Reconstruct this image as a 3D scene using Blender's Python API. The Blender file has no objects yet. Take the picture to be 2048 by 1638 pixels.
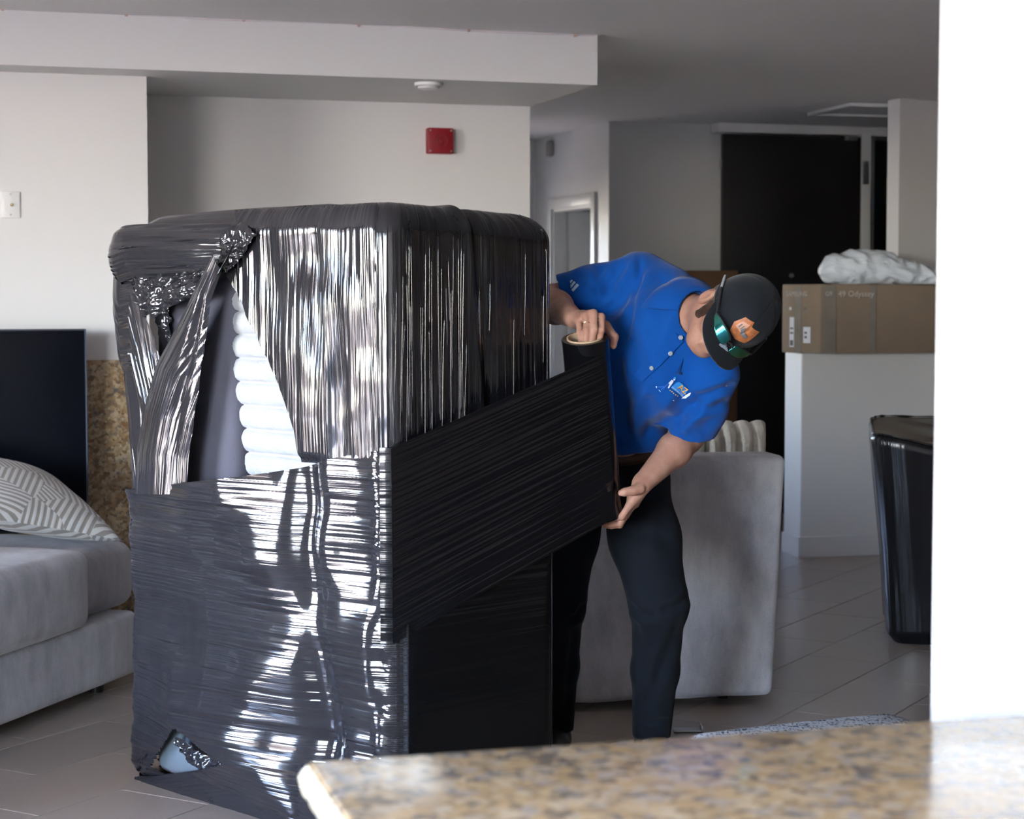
import bpy, bmesh, math, random
import numpy as np
from mathutils import Vector, Matrix
from mathutils.bvhtree import BVHTree

random.seed(7)
SC = bpy.context.scene
COL = SC.collection

# ------------------------------------------------------------------ camera
CAM_H, FPX, HOR = 1.45, 3800.0, 590.0
PITCH = math.atan((819 - HOR) / FPX)
cam = bpy.data.cameras.new('camera'); cam_o = bpy.data.objects.new('camera', cam); COL.objects.link(cam_o)
cam_o.location = (0, 0, CAM_H); cam_o.rotation_euler = (math.pi/2 - PITCH, 0, 0)
cam.sensor_width = 36.0; cam.lens = 36.0*FPX/2048; cam.clip_start = 0.05; cam.clip_end = 200
cam.dof.use_dof = True; cam.dof.focus_distance = 5.35; cam.dof.aperture_fstop = 5.6
SC.camera = cam_o

# ------------------------------------------------------------------ sky, sun, exposure
W = bpy.data.worlds.new('world'); SC.world = W; W.use_nodes = True
wn = W.node_tree; wn.nodes.clear()
wo = wn.nodes.new('ShaderNodeOutputWorld'); wb = wn.nodes.new('ShaderNodeBackground'); sk = wn.nodes.new('ShaderNodeTexSky')
sk.sky_type = 'NISHITA'; sk.sun_disc = False; sk.sun_elevation = math.radians(48); sk.sun_rotation = math.radians(60)
sk.air_density = 1.0; sk.dust_density = 0.6; sk.ozone_density = 1.2
tint = wn.nodes.new('ShaderNodeMix'); tint.data_type = 'RGBA'; tint.blend_type = 'MULTIPLY'; tint.inputs[0].default_value = 1.0; tint.inputs[7].default_value = (1.01, 0.965, 1.09, 1)
wn.links.new(sk.outputs[0], tint.inputs[6]); wn.links.new(tint.outputs[2], wb.inputs[0]); wn.links.new(wb.outputs[0], wo.inputs[0])
wb.inputs[1].default_value = 9.5
sun = bpy.data.lights.new('sun', 'SUN'); sun.energy = 135.0; sun.angle = math.radians(0.6); sun.color = (1.0, 0.935, 0.885)
sun_o = bpy.data.objects.new('sun', sun); COL.objects.link(sun_o)
SC.view_settings.view_transform = 'Standard'; SC.view_settings.look = 'None'
SC.view_settings.gamma = 1.0; SC.view_settings.use_curve_mapping = False
SC.view_settings.exposure = 0.36
SC.cycles.max_bounces = 8; SC.cycles.diffuse_bounces = 5; SC.cycles.glossy_bounces = 4
SC.cycles.sample_clamp_indirect = 8.0; SC.cycles.caustics_reflective = False; SC.cycles.caustics_refractive = False
SC.cycles.use_denoising = True; SC.cycles.use_adaptive_sampling = True; SC.cycles.adaptive_threshold = 0.03

# room axes: U runs along the main walls (to the right and away), V is square to it (to the left and away)
TH = math.radians(17.0)
U = Vector((math.cos(TH), math.sin(TH), 0)); V = Vector((-math.sin(TH), math.cos(TH), 0)); Z = Vector((0, 0, 1))
sun_o.rotation_euler = (U*0.60 - V*0.48 - Z*0.64).to_track_quat('-Z', 'Y').to_euler()

# ------------------------------------------------------------------ pixel to place
_R = Vector((1, 0, 0)); _UP = Vector((0, math.sin(PITCH), math.cos(PITCH))); _FW = Vector((0, math.cos(PITCH), -math.sin(PITCH)))
CAM = Vector((0, 0, CAM_H))
def ray(px, py): return _R*((px-1024)/FPX) + _UP*((819-py)/FPX) + _FW
def P(px, py, Y):
    d = ray(px, py); return CAM + d*(Y/d.y)
def G(px, py, z):
    d = ray(px, py); return CAM + d*((z-CAM_H)/d.z)
def onplane(px, py, p0, n):
    d = ray(px, py); return CAM + d*((p0-CAM).dot(n)/d.dot(n))
def pix(p):
    q = Vector(p)-CAM; w = q.dot(_FW); return (1024+FPX*q.dot(_R)/w, 819-FPX*q.dot(_UP)/w)

# ------------------------------------------------------------------ mesh helpers
def link(o, parent=None):
    COL.objects.link(o)
    if parent is not None:
        o.parent = parent; o.matrix_parent_inverse = parent.matrix_world.inverted()
    return o
def empty(name, loc, label, cat, group=None, rot=None):
    o = bpy.data.objects.new(name, None); COL.objects.link(o); o.location = loc
    o.empty_display_size = 0.05
    o.matrix_world = Matrix.Translation(Vector(loc))
    o['label'] = label; o['category'] = cat
    if group: o['group'] = group
    return o
def mesh(name, vs, fs, m, parent=None, smooth=True, uv=None):
    me = bpy.data.meshes.new(name); me.from_pydata([tuple(v) for v in vs], [], [tuple(int(i) for i in f) for f in fs])
    if uv is not None:
        l = me.uv_layers.new(name='UVMap'); idx = np.empty(len(me.loops), dtype=np.int32)
        me.loops.foreach_get('vertex_index', idx); l.data.foreach_set('uv', np.asarray(uv, dtype=np.float32)[idx].ravel())
    if smooth: me.polygons.foreach_set('use_smooth', [True]*len(me.polygons))
    if isinstance(m, (list, tuple)):
        for x in m: me.materials.append(x)
    elif m is not None: me.materials.append(m)
    me.update()
    return link(bpy.data.objects.new(name, me), parent)
def tag(o, label, cat, group=None):
    o['label'] = label; o['category'] = cat
    if group: o['group'] = group
    return o
def struct(o, label=None):
    o['kind'] = 'structure'
    if label: o['label'] = label
    return o
def sharp(o, ang=35):
    me = o.data; bm = bmesh.new(); bm.from_mesh(me); a = math.radians(ang)
    for e in bm.edges:
        if len(e.link_faces) == 2 and e.calc_face_angle(0) > a: e.smooth = False
    bm.to_mesh(me); bm.free(); return o
def bm_obj(name, bm, m, parent=None, smooth=False, recalc=True):
    if recalc: bmesh.ops.recalc_face_normals(bm, faces=bm.faces)
    me = bpy.data.meshes.new(name); bm.to_mesh(me); bm.free()
    if m is not None:
        for x in (m if isinstance(m, (list, tuple)) else [m]): me.materials.append(x)
    if smooth: me.polygons.foreach_set('use_smooth', [True]*len(me.polygons))
    o = link(bpy.data.objects.new(name, me), parent)
    if smooth == 'sharp': sharp(o)
    return o
def add_box(bm, o, a, b, c, bev=0.0, seg=2):
    """box from corner o with edge vectors a, b, c"""
    o, a, b, c = Vector(o), Vector(a), Vector(b), Vector(c)
    vs = [bm.verts.new(o + a*i + b*j + c*k) for i in (0, 1) for j in (0, 1) for k in (0, 1)]
    q = [(0,1,3,2), (4,6,7,5), (0,4,5,1), (2,3,7,6), (0,2,6,4), (1,5,7,3)]
    fs = [bm.faces.new([vs[i] for i in f]) for f in q]
    if bev > 0:
        es = list({e for f in fs for e in f.edges})
        bmesh.ops.bevel(bm, geom=es, offset=bev, segments=seg, affect='EDGES', profile=0.5)
def box(name, o, a, b, c, m, parent=None, bev=0.0, seg=2):
    bm = bmesh.new(); add_box(bm, o, a, b, c, bev, seg)
    return bm_obj(name, bm, m, parent, smooth='sharp' if bev > 0 and seg > 1 else False)
def prism(name, pts, z0, z1, m, parent=None, bev=0.0):
    bm = bmesh.new()
    lo = [bm.verts.new((p[0], p[1], z0)) for p in pts]; hi = [bm.verts.new((p[0], p[1], z1)) for p in pts]
    n = len(pts); bm.faces.new(lo[::-1]); bm.faces.new(hi)
    for i in range(n): bm.faces.new((lo[i], lo[(i+1) % n], hi[(i+1) % n], hi[i]))
    if bev: bmesh.ops.bevel(bm, geom=list(bm.edges), offset=bev, segments=2, affect='EDGES')
    return bm_obj(name, bm, m, parent, smooth='sharp' if bev else False)
def frame_of(ax):
    ax = Vector(ax).normalized(); t = Vector((0, 0, 1)) if abs(ax.z) < 0.9 else Vector((1, 0, 0))
    e1 = ax.cross(t).normalized(); return e1, ax.cross(e1).normalized(), ax
def add_tube(bm, pts, rad, n=10, closed=False, caps=True):
    pts = [Vector(p) for p in pts]; N = len(pts); rings = []
    rr = rad if isinstance(rad, (list, tuple)) else [rad]*N
    e1 = None
    for i, p in enumerate(pts):
        a = pts[(i+1) % N] if (closed or i < N-1) else pts[i]; b = pts[i-1] if (closed or i > 0) else pts[i]
        t = (a-b).normalized()
        if e1 is None: e1 = frame_of(t)[0]
        e1 = (e1 - t*e1.dot(t)).normalized(); e2 = t.cross(e1)
        rings.append([bm.verts.new(p + (e1*math.cos(k*2*math.pi/n) + e2*math.sin(k*2*math.pi/n))*rr[i]) for k in range(n)])
    for i in range(N if closed else N-1):
        A, B = rings[i], rings[(i+1) % N]
        for k in range(n): bm.faces.new((A[k], A[(k+1) % n], B[(k+1) % n], B[k]))
    if caps and not closed: bm.faces.new(rings[0][::-1]); bm.faces.new(rings[-1])
def tube(name, pts, rad, m, parent=None, n=10, closed=False):
    bm = bmesh.new(); add_tube(bm, pts, rad, n, closed); return bm_obj(name, bm, m, parent, smooth='sharp')
def add_lathe(bm, o, ax, prof, n=24):
    """prof: list of (radius, height along ax)"""
    e1, e2, ax = frame_of(ax); o = Vector(o); rings = []
    for r, h in prof:
        if r < 1e-6: rings.append([bm.verts.new(o + ax*h)])
        else: rings.append([bm.verts.new(o + ax*h + (e1*math.cos(k*2*math.pi/n) + e2*math.sin(k*2*math.pi/n))*r) for k in range(n)])
    for A, B in zip(rings, rings[1:]):
        for k in range(n):
            k2 = (k+1) % n
            if len(A) == 1 and len(B) == 1: continue
            if len(A) == 1: bm.faces.new((A[0], B[k2], B[k]))
            elif len(B) == 1: bm.faces.new((A[k], A[k2], B[0]))
            else: bm.faces.new((A[k], A[k2], B[k2], B[k]))
def lathe(name, o, ax, prof, m, parent=None, n=24):
    bm = bmesh.new(); add_lathe(bm, o, ax, prof, n); return bm_obj(name, bm, m, parent, smooth='sharp')
def grid(nu, nv, close_u=False):
    fs = []
    for i in range(nu if close_u else nu-1):
        for j in range(nv-1):
            a, b = i*nv+j, ((i+1) % nu)*nv+j
            fs.append((a, b, b+1, a+1))
    return fs
def rbox_data(sx, sy, sz, r, n=10, puff=(0, 0, 0)):
    """rounded, slightly puffed block centred on the origin, as (verts, faces)"""
    vs, fs, key = [], [], {}
    def cs(s):
        k = [-s/2 + r*(1-math.cos(i*math.pi/2/4)) for i in range(5)]
        mid = [-s/2 + r + (s-2*r)*i/n for i in range(1, n)]
        return k + mid + [-x for x in reversed(k)]
    A = [cs(sx), cs(sy), cs(sz)]; hs = (sx/2, sy/2, sz/2)
    for ax in range(3):
        b, c = (ax+1) % 3, (ax+2) % 3
        for sg in (-1, 1):
            idx = {}
            for i, p in enumerate(A[b]):
                for j, q in enumerate(A[c]):
                    v = [0, 0, 0]; v[ax] = sg*hs[ax]; v[b] = p; v[c] = q
                    k = tuple(round(x, 6) for x in v)
                    if k not in key:
                        inner = [max(-hs[t]+r, min(hs[t]-r, v[t])) for t in range(3)]
                        d = Vector(v)-Vector(inner)
                        w = Vector(inner) + (d.normalized()*r if d.length > 1e-9 else d)
                        n_ = [v[t]/hs[t] for t in range(3)]
                        for t in range(3):
                            o1, o2 = (t+1) % 3, (t+2) % 3
                            w[t] += puff[t]*n_[t]*max(0, 1-n_[o1]**2)*max(0, 1-n_[o2]**2)
                        key[k] = len(vs); vs.append(w)
                    idx[i, j] = key[k]
            for i in range(len(A[b])-1):
                for j in range(len(A[c])-1):
                    f = (idx[i, j], idx[i+1, j], idx[i+1, j+1], idx[i, j+1])
                    fs.append(f if sg > 0 else f[::-1])
    return vs, fs

# ------------------------------------------------------------------ noise (numpy)
def _h(i, j, s):
    x = np.sin(i*127.1 + j*311.7 + s*74.7)*43758.5453
    return x-np.floor(x)
def vnoise(x, y, s=0):
    x = np.asarray(x, float); y = np.asarray(y, float) + 0*x
    i, j = np.floor(x), np.floor(y); u, v = x-i, y-j; u = u*u*(3-2*u); v = v*v*(3-2*v)
    a = _h(i, j, s)*(1-u) + _h(i+1, j, s)*u; b = _h(i, j+1, s)*(1-u) + _h(i+1, j+1, s)*u
    return (a*(1-v) + b*v)*2-1

# ------------------------------------------------------------------ smooth solids from distance fields
class Field:
    def __init__(s, lo, hi, res):
        s.lo = np.array(lo, float); s.res = res
        s.n = np.ceil((np.array(hi)-s.lo)/res).astype(int)+1
        s.d = np.full(s.n, 1.0, np.float32)
    def box(s, lo, hi):
        a = np.clip(np.floor((np.array(lo)-s.lo)/s.res).astype(int), 0, s.n); b = np.clip(np.ceil((np.array(hi)-s.lo)/s.res).astype(int)+1, 0, s.n)
        sl = tuple(slice(i, j) for i, j in zip(a, b))
        g = np.meshgrid(*[s.lo[k]+s.res*np.arange(a[k], b[k]) for k in range(3)], indexing='ij')
        return sl, g
    def put(s, sl, e, k, op):
        if e.size == 0: return
        d = s.d[sl]; e = e.astype(np.float32)
        if op == 'sub': d, e = -d, e
        if k > 0:
            h = np.clip(0.5+0.5*(d-e)/k, 0, 1); r = d*(1-h)+e*h-k*h*(1-h)
            r = np.where(np.abs(d) > 0.9, np.minimum(d, e), r)
        else: r = np.minimum(d, e)
        s.d[sl] = -r if op == 'sub' else r
    def cap(s, a, b, ra, rb=None, k=0.02, op='add', flat=None):
        """tapered capsule; flat=(axis, factor) squashes it along an axis"""
        a, b = np.array(a, float), np.array(b, float); rb = ra if rb is None else rb
        m = max(ra, rb)+k+2*s.res+0.015
        sl, (X, Y, Zc) = s.box(np.minimum(a, b)-m, np.maximum(a, b)+m)
        ab = b-a; L = max(ab@ab, 1e-12)
        px, py, pz = X-a[0], Y-a[1], Zc-a[2]
        t = np.clip((px*ab[0]+py*ab[1]+pz*ab[2])/L, 0, 1)
        qx, qy, qz = px-t*ab[0], py-t*ab[1], pz-t*ab[2]
        r = ra+(rb-ra)*t
        if flat is not None:
            w = np.array(Vector(flat[0]).normalized()); f = flat[1]
            c = qx*w[0]+qy*w[1]+qz*w[2]; g = (1/f-1)*c
            qx, qy, qz = qx+g*w[0], qy+g*w[1], qz+g*w[2]
            e = (np.sqrt(qx*qx+qy*qy+qz*qz)-r)*f
        else: e = np.sqrt(qx*qx+qy*qy+qz*qz)-r
        s.put(sl, e, k, op)
    def ell(s, c, axes, radii, k=0.02, op='add'):
        c = np.array(c, float); m = max(radii)+k+2*s.res+0.01
        sl, (X, Y, Zc) = s.box(c-m, c+m)
        q = [(X-c[0])*a[0]+(Y-c[1])*a[1]+(Zc-c[2])*a[2] for a in axes]
        k0 = np.sqrt(sum((q[i]/radii[i])**2 for i in range(3)))+1e-9; k1 = np.sqrt(sum((q[i]/radii[i]**2)**2 for i in range(3)))+1e-9
        s.put(sl, k0*(k0-1)/k1, k, op)
    def chain(s, pts, rs, k=0.02, flat=None):
        for i in range(len(pts)-1): s.cap(pts[i], pts[i+1], rs[i], rs[i+1], k, flat=flat)
    def cut(s, p, n, k=0.0):
        """remove what lies on the +n side of the plane"""
        X, Y, Zc = np.meshgrid(*[s.lo[i]+s.res*np.arange(s.n[i]) for i in range(3)], indexing='ij')
        n = Vector(n).normalized(); e = (X-p[0])*n.x+(Y-p[1])*n.y+(Zc-p[2])*n.z
        s.d = np.maximum(s.d, e.astype(np.float32))
    def surf(s, relax=2):
        d = s.d; neg = d < 0; nx, ny, nz = d.shape
        c = np.zeros((nx-1, ny-1, nz-1), np.int8)
        for i in (0, 1):
            for j in (0, 1):
                for k in (0, 1): c += neg[i:nx-1+i, j:ny-1+j, k:nz-1+k]
        act = np.argwhere((c > 0) & (c < 8)); ids = np.full(c.shape, -1, np.int64); ids[tuple(act.T)] = np.arange(len(act))
        acc = np.zeros((len(act), 3)); cnt = np.zeros(len(act))
        cor = [(i, j, k) for i in (0, 1) for j in (0, 1) for k in (0, 1)]
        for A in cor:
            for ax in range(3):
                if A[ax]: continue
                B = list(A); B[ax] = 1
                da = d[tuple((act+A).T)]; db = d[tuple((act+B).T)]; cr = (da < 0) != (db < 0)
                t = np.where(cr, da/np.where(cr, da-db, 1), 0)
                p = np.array(A, float)+np.zeros((len(act), 3)); p[:, ax] += t
                acc += p*cr[:, None]; cnt += cr
        v = s.lo+s.res*(act+acc/cnt[:, None]); fs = []
        for ax in range(3):
            b, e = (ax+1) % 3, (ax+2) % 3
            sa = [slice(None)]*3; sb = [slice(None)]*3
            sa[ax] = slice(0, -1); sb[ax] = slice(1, None)
            n1, n2 = neg[tuple(sa)], neg[tuple(sb)]
            q = np.argwhere(n1 != n2); ok = (q[:, b] > 0) & (q[:, e] > 0) & (q[:, b] < d.shape[b]-1) & (q[:, e] < d.shape[e]-1)
            q = q[ok]; fl = n1[tuple(q.T)]
            def at(db, de):
                r = q.copy(); r[:, b] += db; r[:, e] += de; return ids[tuple(r.T)]
            f = np.stack([at(-1, -1), at(0, -1), at(0, 0), at(-1, 0)], 1); f[~fl] = f[~fl][:, ::-1]; fs.append(f)
        f = np.concatenate(fs)
        for _ in range(relax):
            a = np.zeros_like(v); w = np.zeros(len(v))
            for i in range(4):
                x, y = f[:, i], f[:, (i+1) % 4]
                for t in range(3): a[:, t] += np.bincount(x, v[y, t], len(v)) + np.bincount(y, v[x, t], len(v))
                w += np.bincount(x, minlength=len(v)) + np.bincount(y, minlength=len(v))
            v = v*0.5+a/w[:, None]*0.5
        return v, f
def vnormals(v, f):
    n = np.cross(v[f[:, 2]]-v[f[:, 0]], v[f[:, 3]]-v[f[:, 1]]); N = np.zeros_like(v)
    for i in range(f.shape[1]):
        for t in range(3): N[:, t] += np.bincount(f[:, i], n[:, t], len(v))
    return N/(np.linalg.norm(N, axis=1)[:, None]+1e-12)
def nppix(v):
    q = v-np.array(CAM); w = q@np.array(_FW)
    return np.stack([1024+FPX*(q@np.array(_R))/w, 819-FPX*(q@np.array(_UP))/w], 1)
def creases(v, f, lines):
    """press folds into the side of a surface that faces the room; lines: (points in frame, width, depth)"""
    N = vnormals(v, f); pp = nppix(v); face = np.clip(-(N@np.array(_FW))*2.0+0.2, 0, 1)
    for pts, w, h in lines:
        best = np.full(len(v), 1e9); para = np.zeros(len(v)); n = len(pts)-1
        for i in range(n):
            a, b = np.array(pts[i], float), np.array(pts[i+1], float); ab = b-a
            t = np.clip(((pp-a)@ab)/(ab@ab), 0, 1); dd = np.linalg.norm(pp-a-t[:, None]*ab, axis=1)
            para = np.where(dd < best, (i+t)/n, para); best = np.minimum(dd, best)
        fade = np.clip(np.minimum(para, 1-para)*6+0.15, 0, 1)
        x = best/w
        v = v - N*(face*fade*h*(np.exp(-x*x)-0.45*np.exp(-((x-1.7)/0.8)**2)))[:, None]
    return v
def decal(name, pts2, faces, tree, off, m, parent=None):
    """thin applied print: points in frame dropped onto the surface"""
    vs = []
    for px, py in pts2:
        d = ray(px, py).normalized(); hit = tree.ray_cast(CAM, d)
        if hit[0] is None: hit = (P(px, py, vs[-1][1] if vs else 5.5), -d, 0, 0)
        n = hit[1] if hit[1].dot(d) < 0 else -hit[1]
        vs.append(hit[0] + n*off - d*off*0.5)
    return mesh(name, vs, faces, m, parent, smooth=False)
def poly_tri(pts, sub=1):
    """triangulated 2D polygon"""
    bm = bmesh.new(); vs = [bm.verts.new((x, y, 0)) for x, y in pts]; f = bm.faces.new(vs)
    bmesh.ops.triangulate(bm, faces=[f])
    for _ in range(sub): bmesh.ops.subdivide_edges(bm, edges=list(bm.edges), cuts=1); bmesh.ops.triangulate(bm, faces=list(bm.faces))
    bm.verts.index_update(); r = [(v.co.x, v.co.y) for v in bm.verts], [[v.index for v in g.verts] for g in bm.faces]; bm.free(); return r
def text_data(s, size=1.0):
    c = bpy.data.curves.new('lettering', 'FONT'); c.body = s; c.size = size; c.resolution_u = 3; c.align_x = 'CENTER'; c.align_y = 'CENTER'
    o = bpy.data.objects.new('lettering', c); me = bpy.data.meshes.new_from_object(o)
    v = [(p.co.x, p.co.y) for p in me.vertices]; f = [list(p.vertices) for p in me.polygons]
    bpy.data.objects.remove(o); bpy.data.curves.remove(c); bpy.data.meshes.remove(me); return v, f
def lettering(name, s, o, ex, ey, size, m, parent=None, off=0.001, bold=0):
    v, f = text_data(s, size); ex, ey = Vector(ex).normalized(), Vector(ey).normalized(); n = ex.cross(ey)
    return mesh(name, [Vector(o)+ex*x+ey*y+n*off for x, y in v], f, m, parent, smooth=False)

# ------------------------------------------------------------------ materials
def nt(name):
    m = bpy.data.materials.new(name); m.use_nodes = True; t = m.node_tree; t.nodes.clear()
    o = t.nodes.new('ShaderNodeOutputMaterial'); b = t.nodes.new('ShaderNodeBsdfPrincipled'); t.links.new(b.outputs[0], o.inputs[0])
    return m, t, b
def N(t, kind, **kw):
    n = t.nodes.new('ShaderNode'+kind)
    for k, v in kw.items():
        if k in n.inputs.keys() if isinstance(k, str) else False: n.inputs[k].default_value = v
        else: setattr(n, k, v)
    return n
def L(t, a, b): t.links.new(a, b)
def ramp(t, src, stops):
    r = t.nodes.new('ShaderNodeValToRGB'); t.links.new(src, r.inputs[0]); e = r.color_ramp.elements
    while len(e) < len(stops): e.new(0.5)
    for x, (p, c) in zip(e, stops): x.position = p; x.color = (*c, 1) if len(c) == 3 else c
    return r.outputs[0]
def coords(t, scale=(1, 1, 1), kind='Object', rot=(0, 0, 0)):
    c = t.nodes.new('ShaderNodeTexCoord'); mp = t.nodes.new('ShaderNodeMapping'); mp.inputs['Scale'].default_value = scale; mp.inputs['Rotation'].default_value = rot
    t.links.new(c.outputs[kind], mp.inputs['Vector']); return mp.outputs[0]
def noise(t, vec, scale, detail=3, rough=0.5, dist=0):
    n = t.nodes.new('ShaderNodeTexNoise'); n.inputs['Scale'].default_value = scale; n.inputs['Detail'].default_value = detail
    n.inputs['Roughness'].default_value = rough; n.inputs['Distortion'].default_value = dist; t.links.new(vec, n.inputs['Vector']); return n.outputs['Fac']
def bump(t, b, h, strength, dist=0.01):
    n = t.nodes.new('ShaderNodeBump'); n.inputs['Strength'].default_value = strength; n.inputs['Distance'].default_value = dist
    t.links.new(h, n.inputs['Height']); t.links.new(n.outputs[0], b.inputs['Normal']); return n
def plain(name, c, rough=0.5, metal=0.0, spec=0.5, var=0.0, vscale=6.0, bs=0.0, bscale=80.0, bdist=0.002, sheen=0.0, ior=None, coat=0.0, kind='Object'):
    m, t, b = nt(name); b.inputs['Roughness'].default_value = rough; b.inputs['Metallic'].default_value = metal; b.inputs['Specular IOR Level'].default_value = spec
    if ior: b.inputs['IOR'].default_value = ior
    b.inputs['Coat Weight'].default_value = coat
    if sheen: b.inputs['Sheen Weight'].default_value = sheen; b.inputs['Sheen Roughness'].default_value = 0.5
    vec = coords(t, kind=kind)
    f = noise(t, vec, vscale, 4)
    L(t, ramp(t, f, [(0.3, tuple(x*(1-var) for x in c)), (0.7, tuple(min(1, x*(1+var)) for x in c))]), b.inputs['Base Color'])
    if bs: bump(t, b, noise(t, vec, bscale, 3), bs, bdist)
    return m
M = {}
M['wall'] = plain('wall_paint', (0.745, 0.74, 0.73), 0.62, var=0.012, vscale=1.5, bs=0.06, bscale=220)
M['ceil'] = plain('ceiling_paint', (0.86, 0.85, 0.845), 0.75, var=0.015, vscale=1.2, bs=0.08, bscale=160)
M['trim'] = plain('trim_paint', (0.74, 0.74, 0.735), 0.4, var=0.01)
M['plate'] = plain('white_plastic', (0.8, 0.8, 0.79), 0.35, var=0.01)
M['red'] = plain('red_plastic', (0.22, 0.004, 0.012), 0.42, var=0.05)
M['red2'] = plain('red_plastic_grille', (0.24, 0.010, 0.018), 0.55, var=0.05)
M['steel'] = plain('brushed_steel', (0.55, 0.55, 0.56), 0.35, metal=1.0, var=0.05)
M['black_door'] = plain('black_door_veneer', (0.013, 0.0115, 0.012), 0.38, var=0.3, vscale=2.0)
M['corridor_gloom'] = plain('corridor_painted_gloom', (0.05, 0.052, 0.058), 0.7, var=0.1)  # shade of the unlit corridor put into the wall colour
M['screen'] = plain('tv_screen_glass', (0.0025, 0.003, 0.006), 0.22, spec=0.12, var=0.05)
M['black_plastic'] = plain('black_plastic', (0.012, 0.012, 0.014), 0.35, var=0.1)
M['card'] = plain('cardboard', (0.25, 0.185, 0.13), 0.8, var=0.06, vscale=5, bs=0.05, bscale=120)
M['card2'] = plain('brown_cardboard', (0.17, 0.085, 0.04), 0.8, var=0.08, vscale=5)
M['tape'] = plain('packing_tape', (0.24, 0.21, 0.175), 0.2, var=0.08, vscale=14, bs=0.1, bscale=40)
M['paper'] = plain('label_paper', (0.75, 0.77, 0.82), 0.5, var=0.03, vscale=30)
M['ink'] = plain('grey_print', (0.12, 0.12, 0.13), 0.6, var=0.1)
M['white_ink'] = plain('pale_print', (0.62, 0.56, 0.5), 0.6, var=0.05)
M['yellow'] = plain('yellow_tag', (0.65, 0.5, 0.05), 0.5, var=0.05)
def fabric(name, c, var, vscale, bs, bscale, sheen=0.4, stretch=(1, 1, 1), fine=0.15):
    m, t, b = nt(name); b.inputs['Roughness'].default_value = 0.9; b.inputs['Specular IOR Level'].default_value = 0.2
    b.inputs['Sheen Weight'].default_value = sheen; b.inputs['Sheen Roughness'].default_value = 0.4
    vec = coords(t, stretch); f = noise(t, vec, vscale, 5, 0.65); f2 = noise(t, coords(t), bscale, 2, 0.6)
    mx = t.nodes.new('ShaderNodeMath'); mx.operation = 'MULTIPLY_ADD'; mx.inputs[1].default_value = fine; L(t, f2, mx.inputs[0]); L(t, f, mx.inputs[2])
    L(t, ramp(t, mx.outputs[0], [(0.3, tuple(x*(1-var) for x in c)), (0.8, tuple(min(1, x*(1+var)) for x in c))]), b.inputs['Base Color'])
    bump(t, b, f2, bs, 0.003); return m
M['velvet'] = fabric('grey_velvet', (0.36, 0.36, 0.385), 0.40, 9.0, 0.45, 260, 0.5, (1, 1, 0.45), 0.35)
M['plush'] = fabric('white_plush', (0.36, 0.37, 0.385), 0.08, 20.0, 0.8, 150, 0.08)
M['cream_plush'] = fabric('cream_plush', (0.60, 0.57, 0.50), 0.22, 40.0, 0.8, 120, 0.5, fine=0.6)
M['sofa_lining'] = fabric('dark_grey_lining', (0.075, 0.075, 0.098), 0.12, 4.0, 0.3, 320, 0.15)
M['sofa_fabric'] = fabric('blue_grey_fabric', (0.12, 0.15, 0.175), 0.12, 8.0, 0.4, 300, 0.4)
M['shirt'] = fabric('royal_blue_knit', (0.001, 0.062, 0.29), 0.07, 3.0, 0.25, 900, 0.15)
M['trouser'] = fabric('black_navy_twill', (0.0042, 0.006, 0.0098), 0.15, 3.0, 0.2, 700, 0.03)
M['cap'] = fabric('black_cap_cloth', (0.0085, 0.011, 0.0145), 0.12, 8.0, 0.3, 800, 0.12)
M['hair'] = fabric('brown_hair', (0.035, 0.018, 0.012), 0.5, 60.0, 1.0, 180, 0.2, (1, 1, 0.25), 0.4)
M['leather_black'] = plain('black_leather', (0.012, 0.011, 0.011), 0.4, var=0.1, bs=0.1, bscale=200)
M['brown_leather'] = plain('brown_leather', (0.07, 0.028, 0.014), 0.45, var=0.15, vscale=20)
M['gold'] = plain('yellow_gold', (0.9, 0.68, 0.42), 0.2, metal=1.0, var=0.03)
M['button'] = plain('grey_button', (0.30, 0.34, 0.38), 0.3, var=0.1, vscale=200)
M['silver_print'] = plain('silver_print', (0.35, 0.45, 0.55), 0.5, var=0.05)
M['core'] = plain('kraft_core', (0.55, 0.40, 0.26), 0.7, var=0.08, vscale=30, bs=0.05, bscale=200)

# skin
m, t, b = nt('skin'); b.inputs['Roughness'].default_value = 0.5; b.inputs['Specular IOR Level'].default_value = 0.35
vec = coords(t); f = noise(t, vec, 26, 4, 0.6)
L(t, ramp(t, f, [(0.3, (0.34, 0.165, 0.115)), (0.55, (0.40, 0.215, 0.155)), (0.75, (0.46, 0.27, 0.205))]), b.inputs['Base Color'])
b.inputs['Subsurface Weight'].default_value = 0.12; b.inputs['Subsurface Radius'].default_value = (0.012, 0.005, 0.003); b.inputs['Subsurface Scale'].default_value = 0.4
bump(t, b, noise(t, vec, 260, 3), 0.12, 0.002); M['skin'] = m

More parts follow.
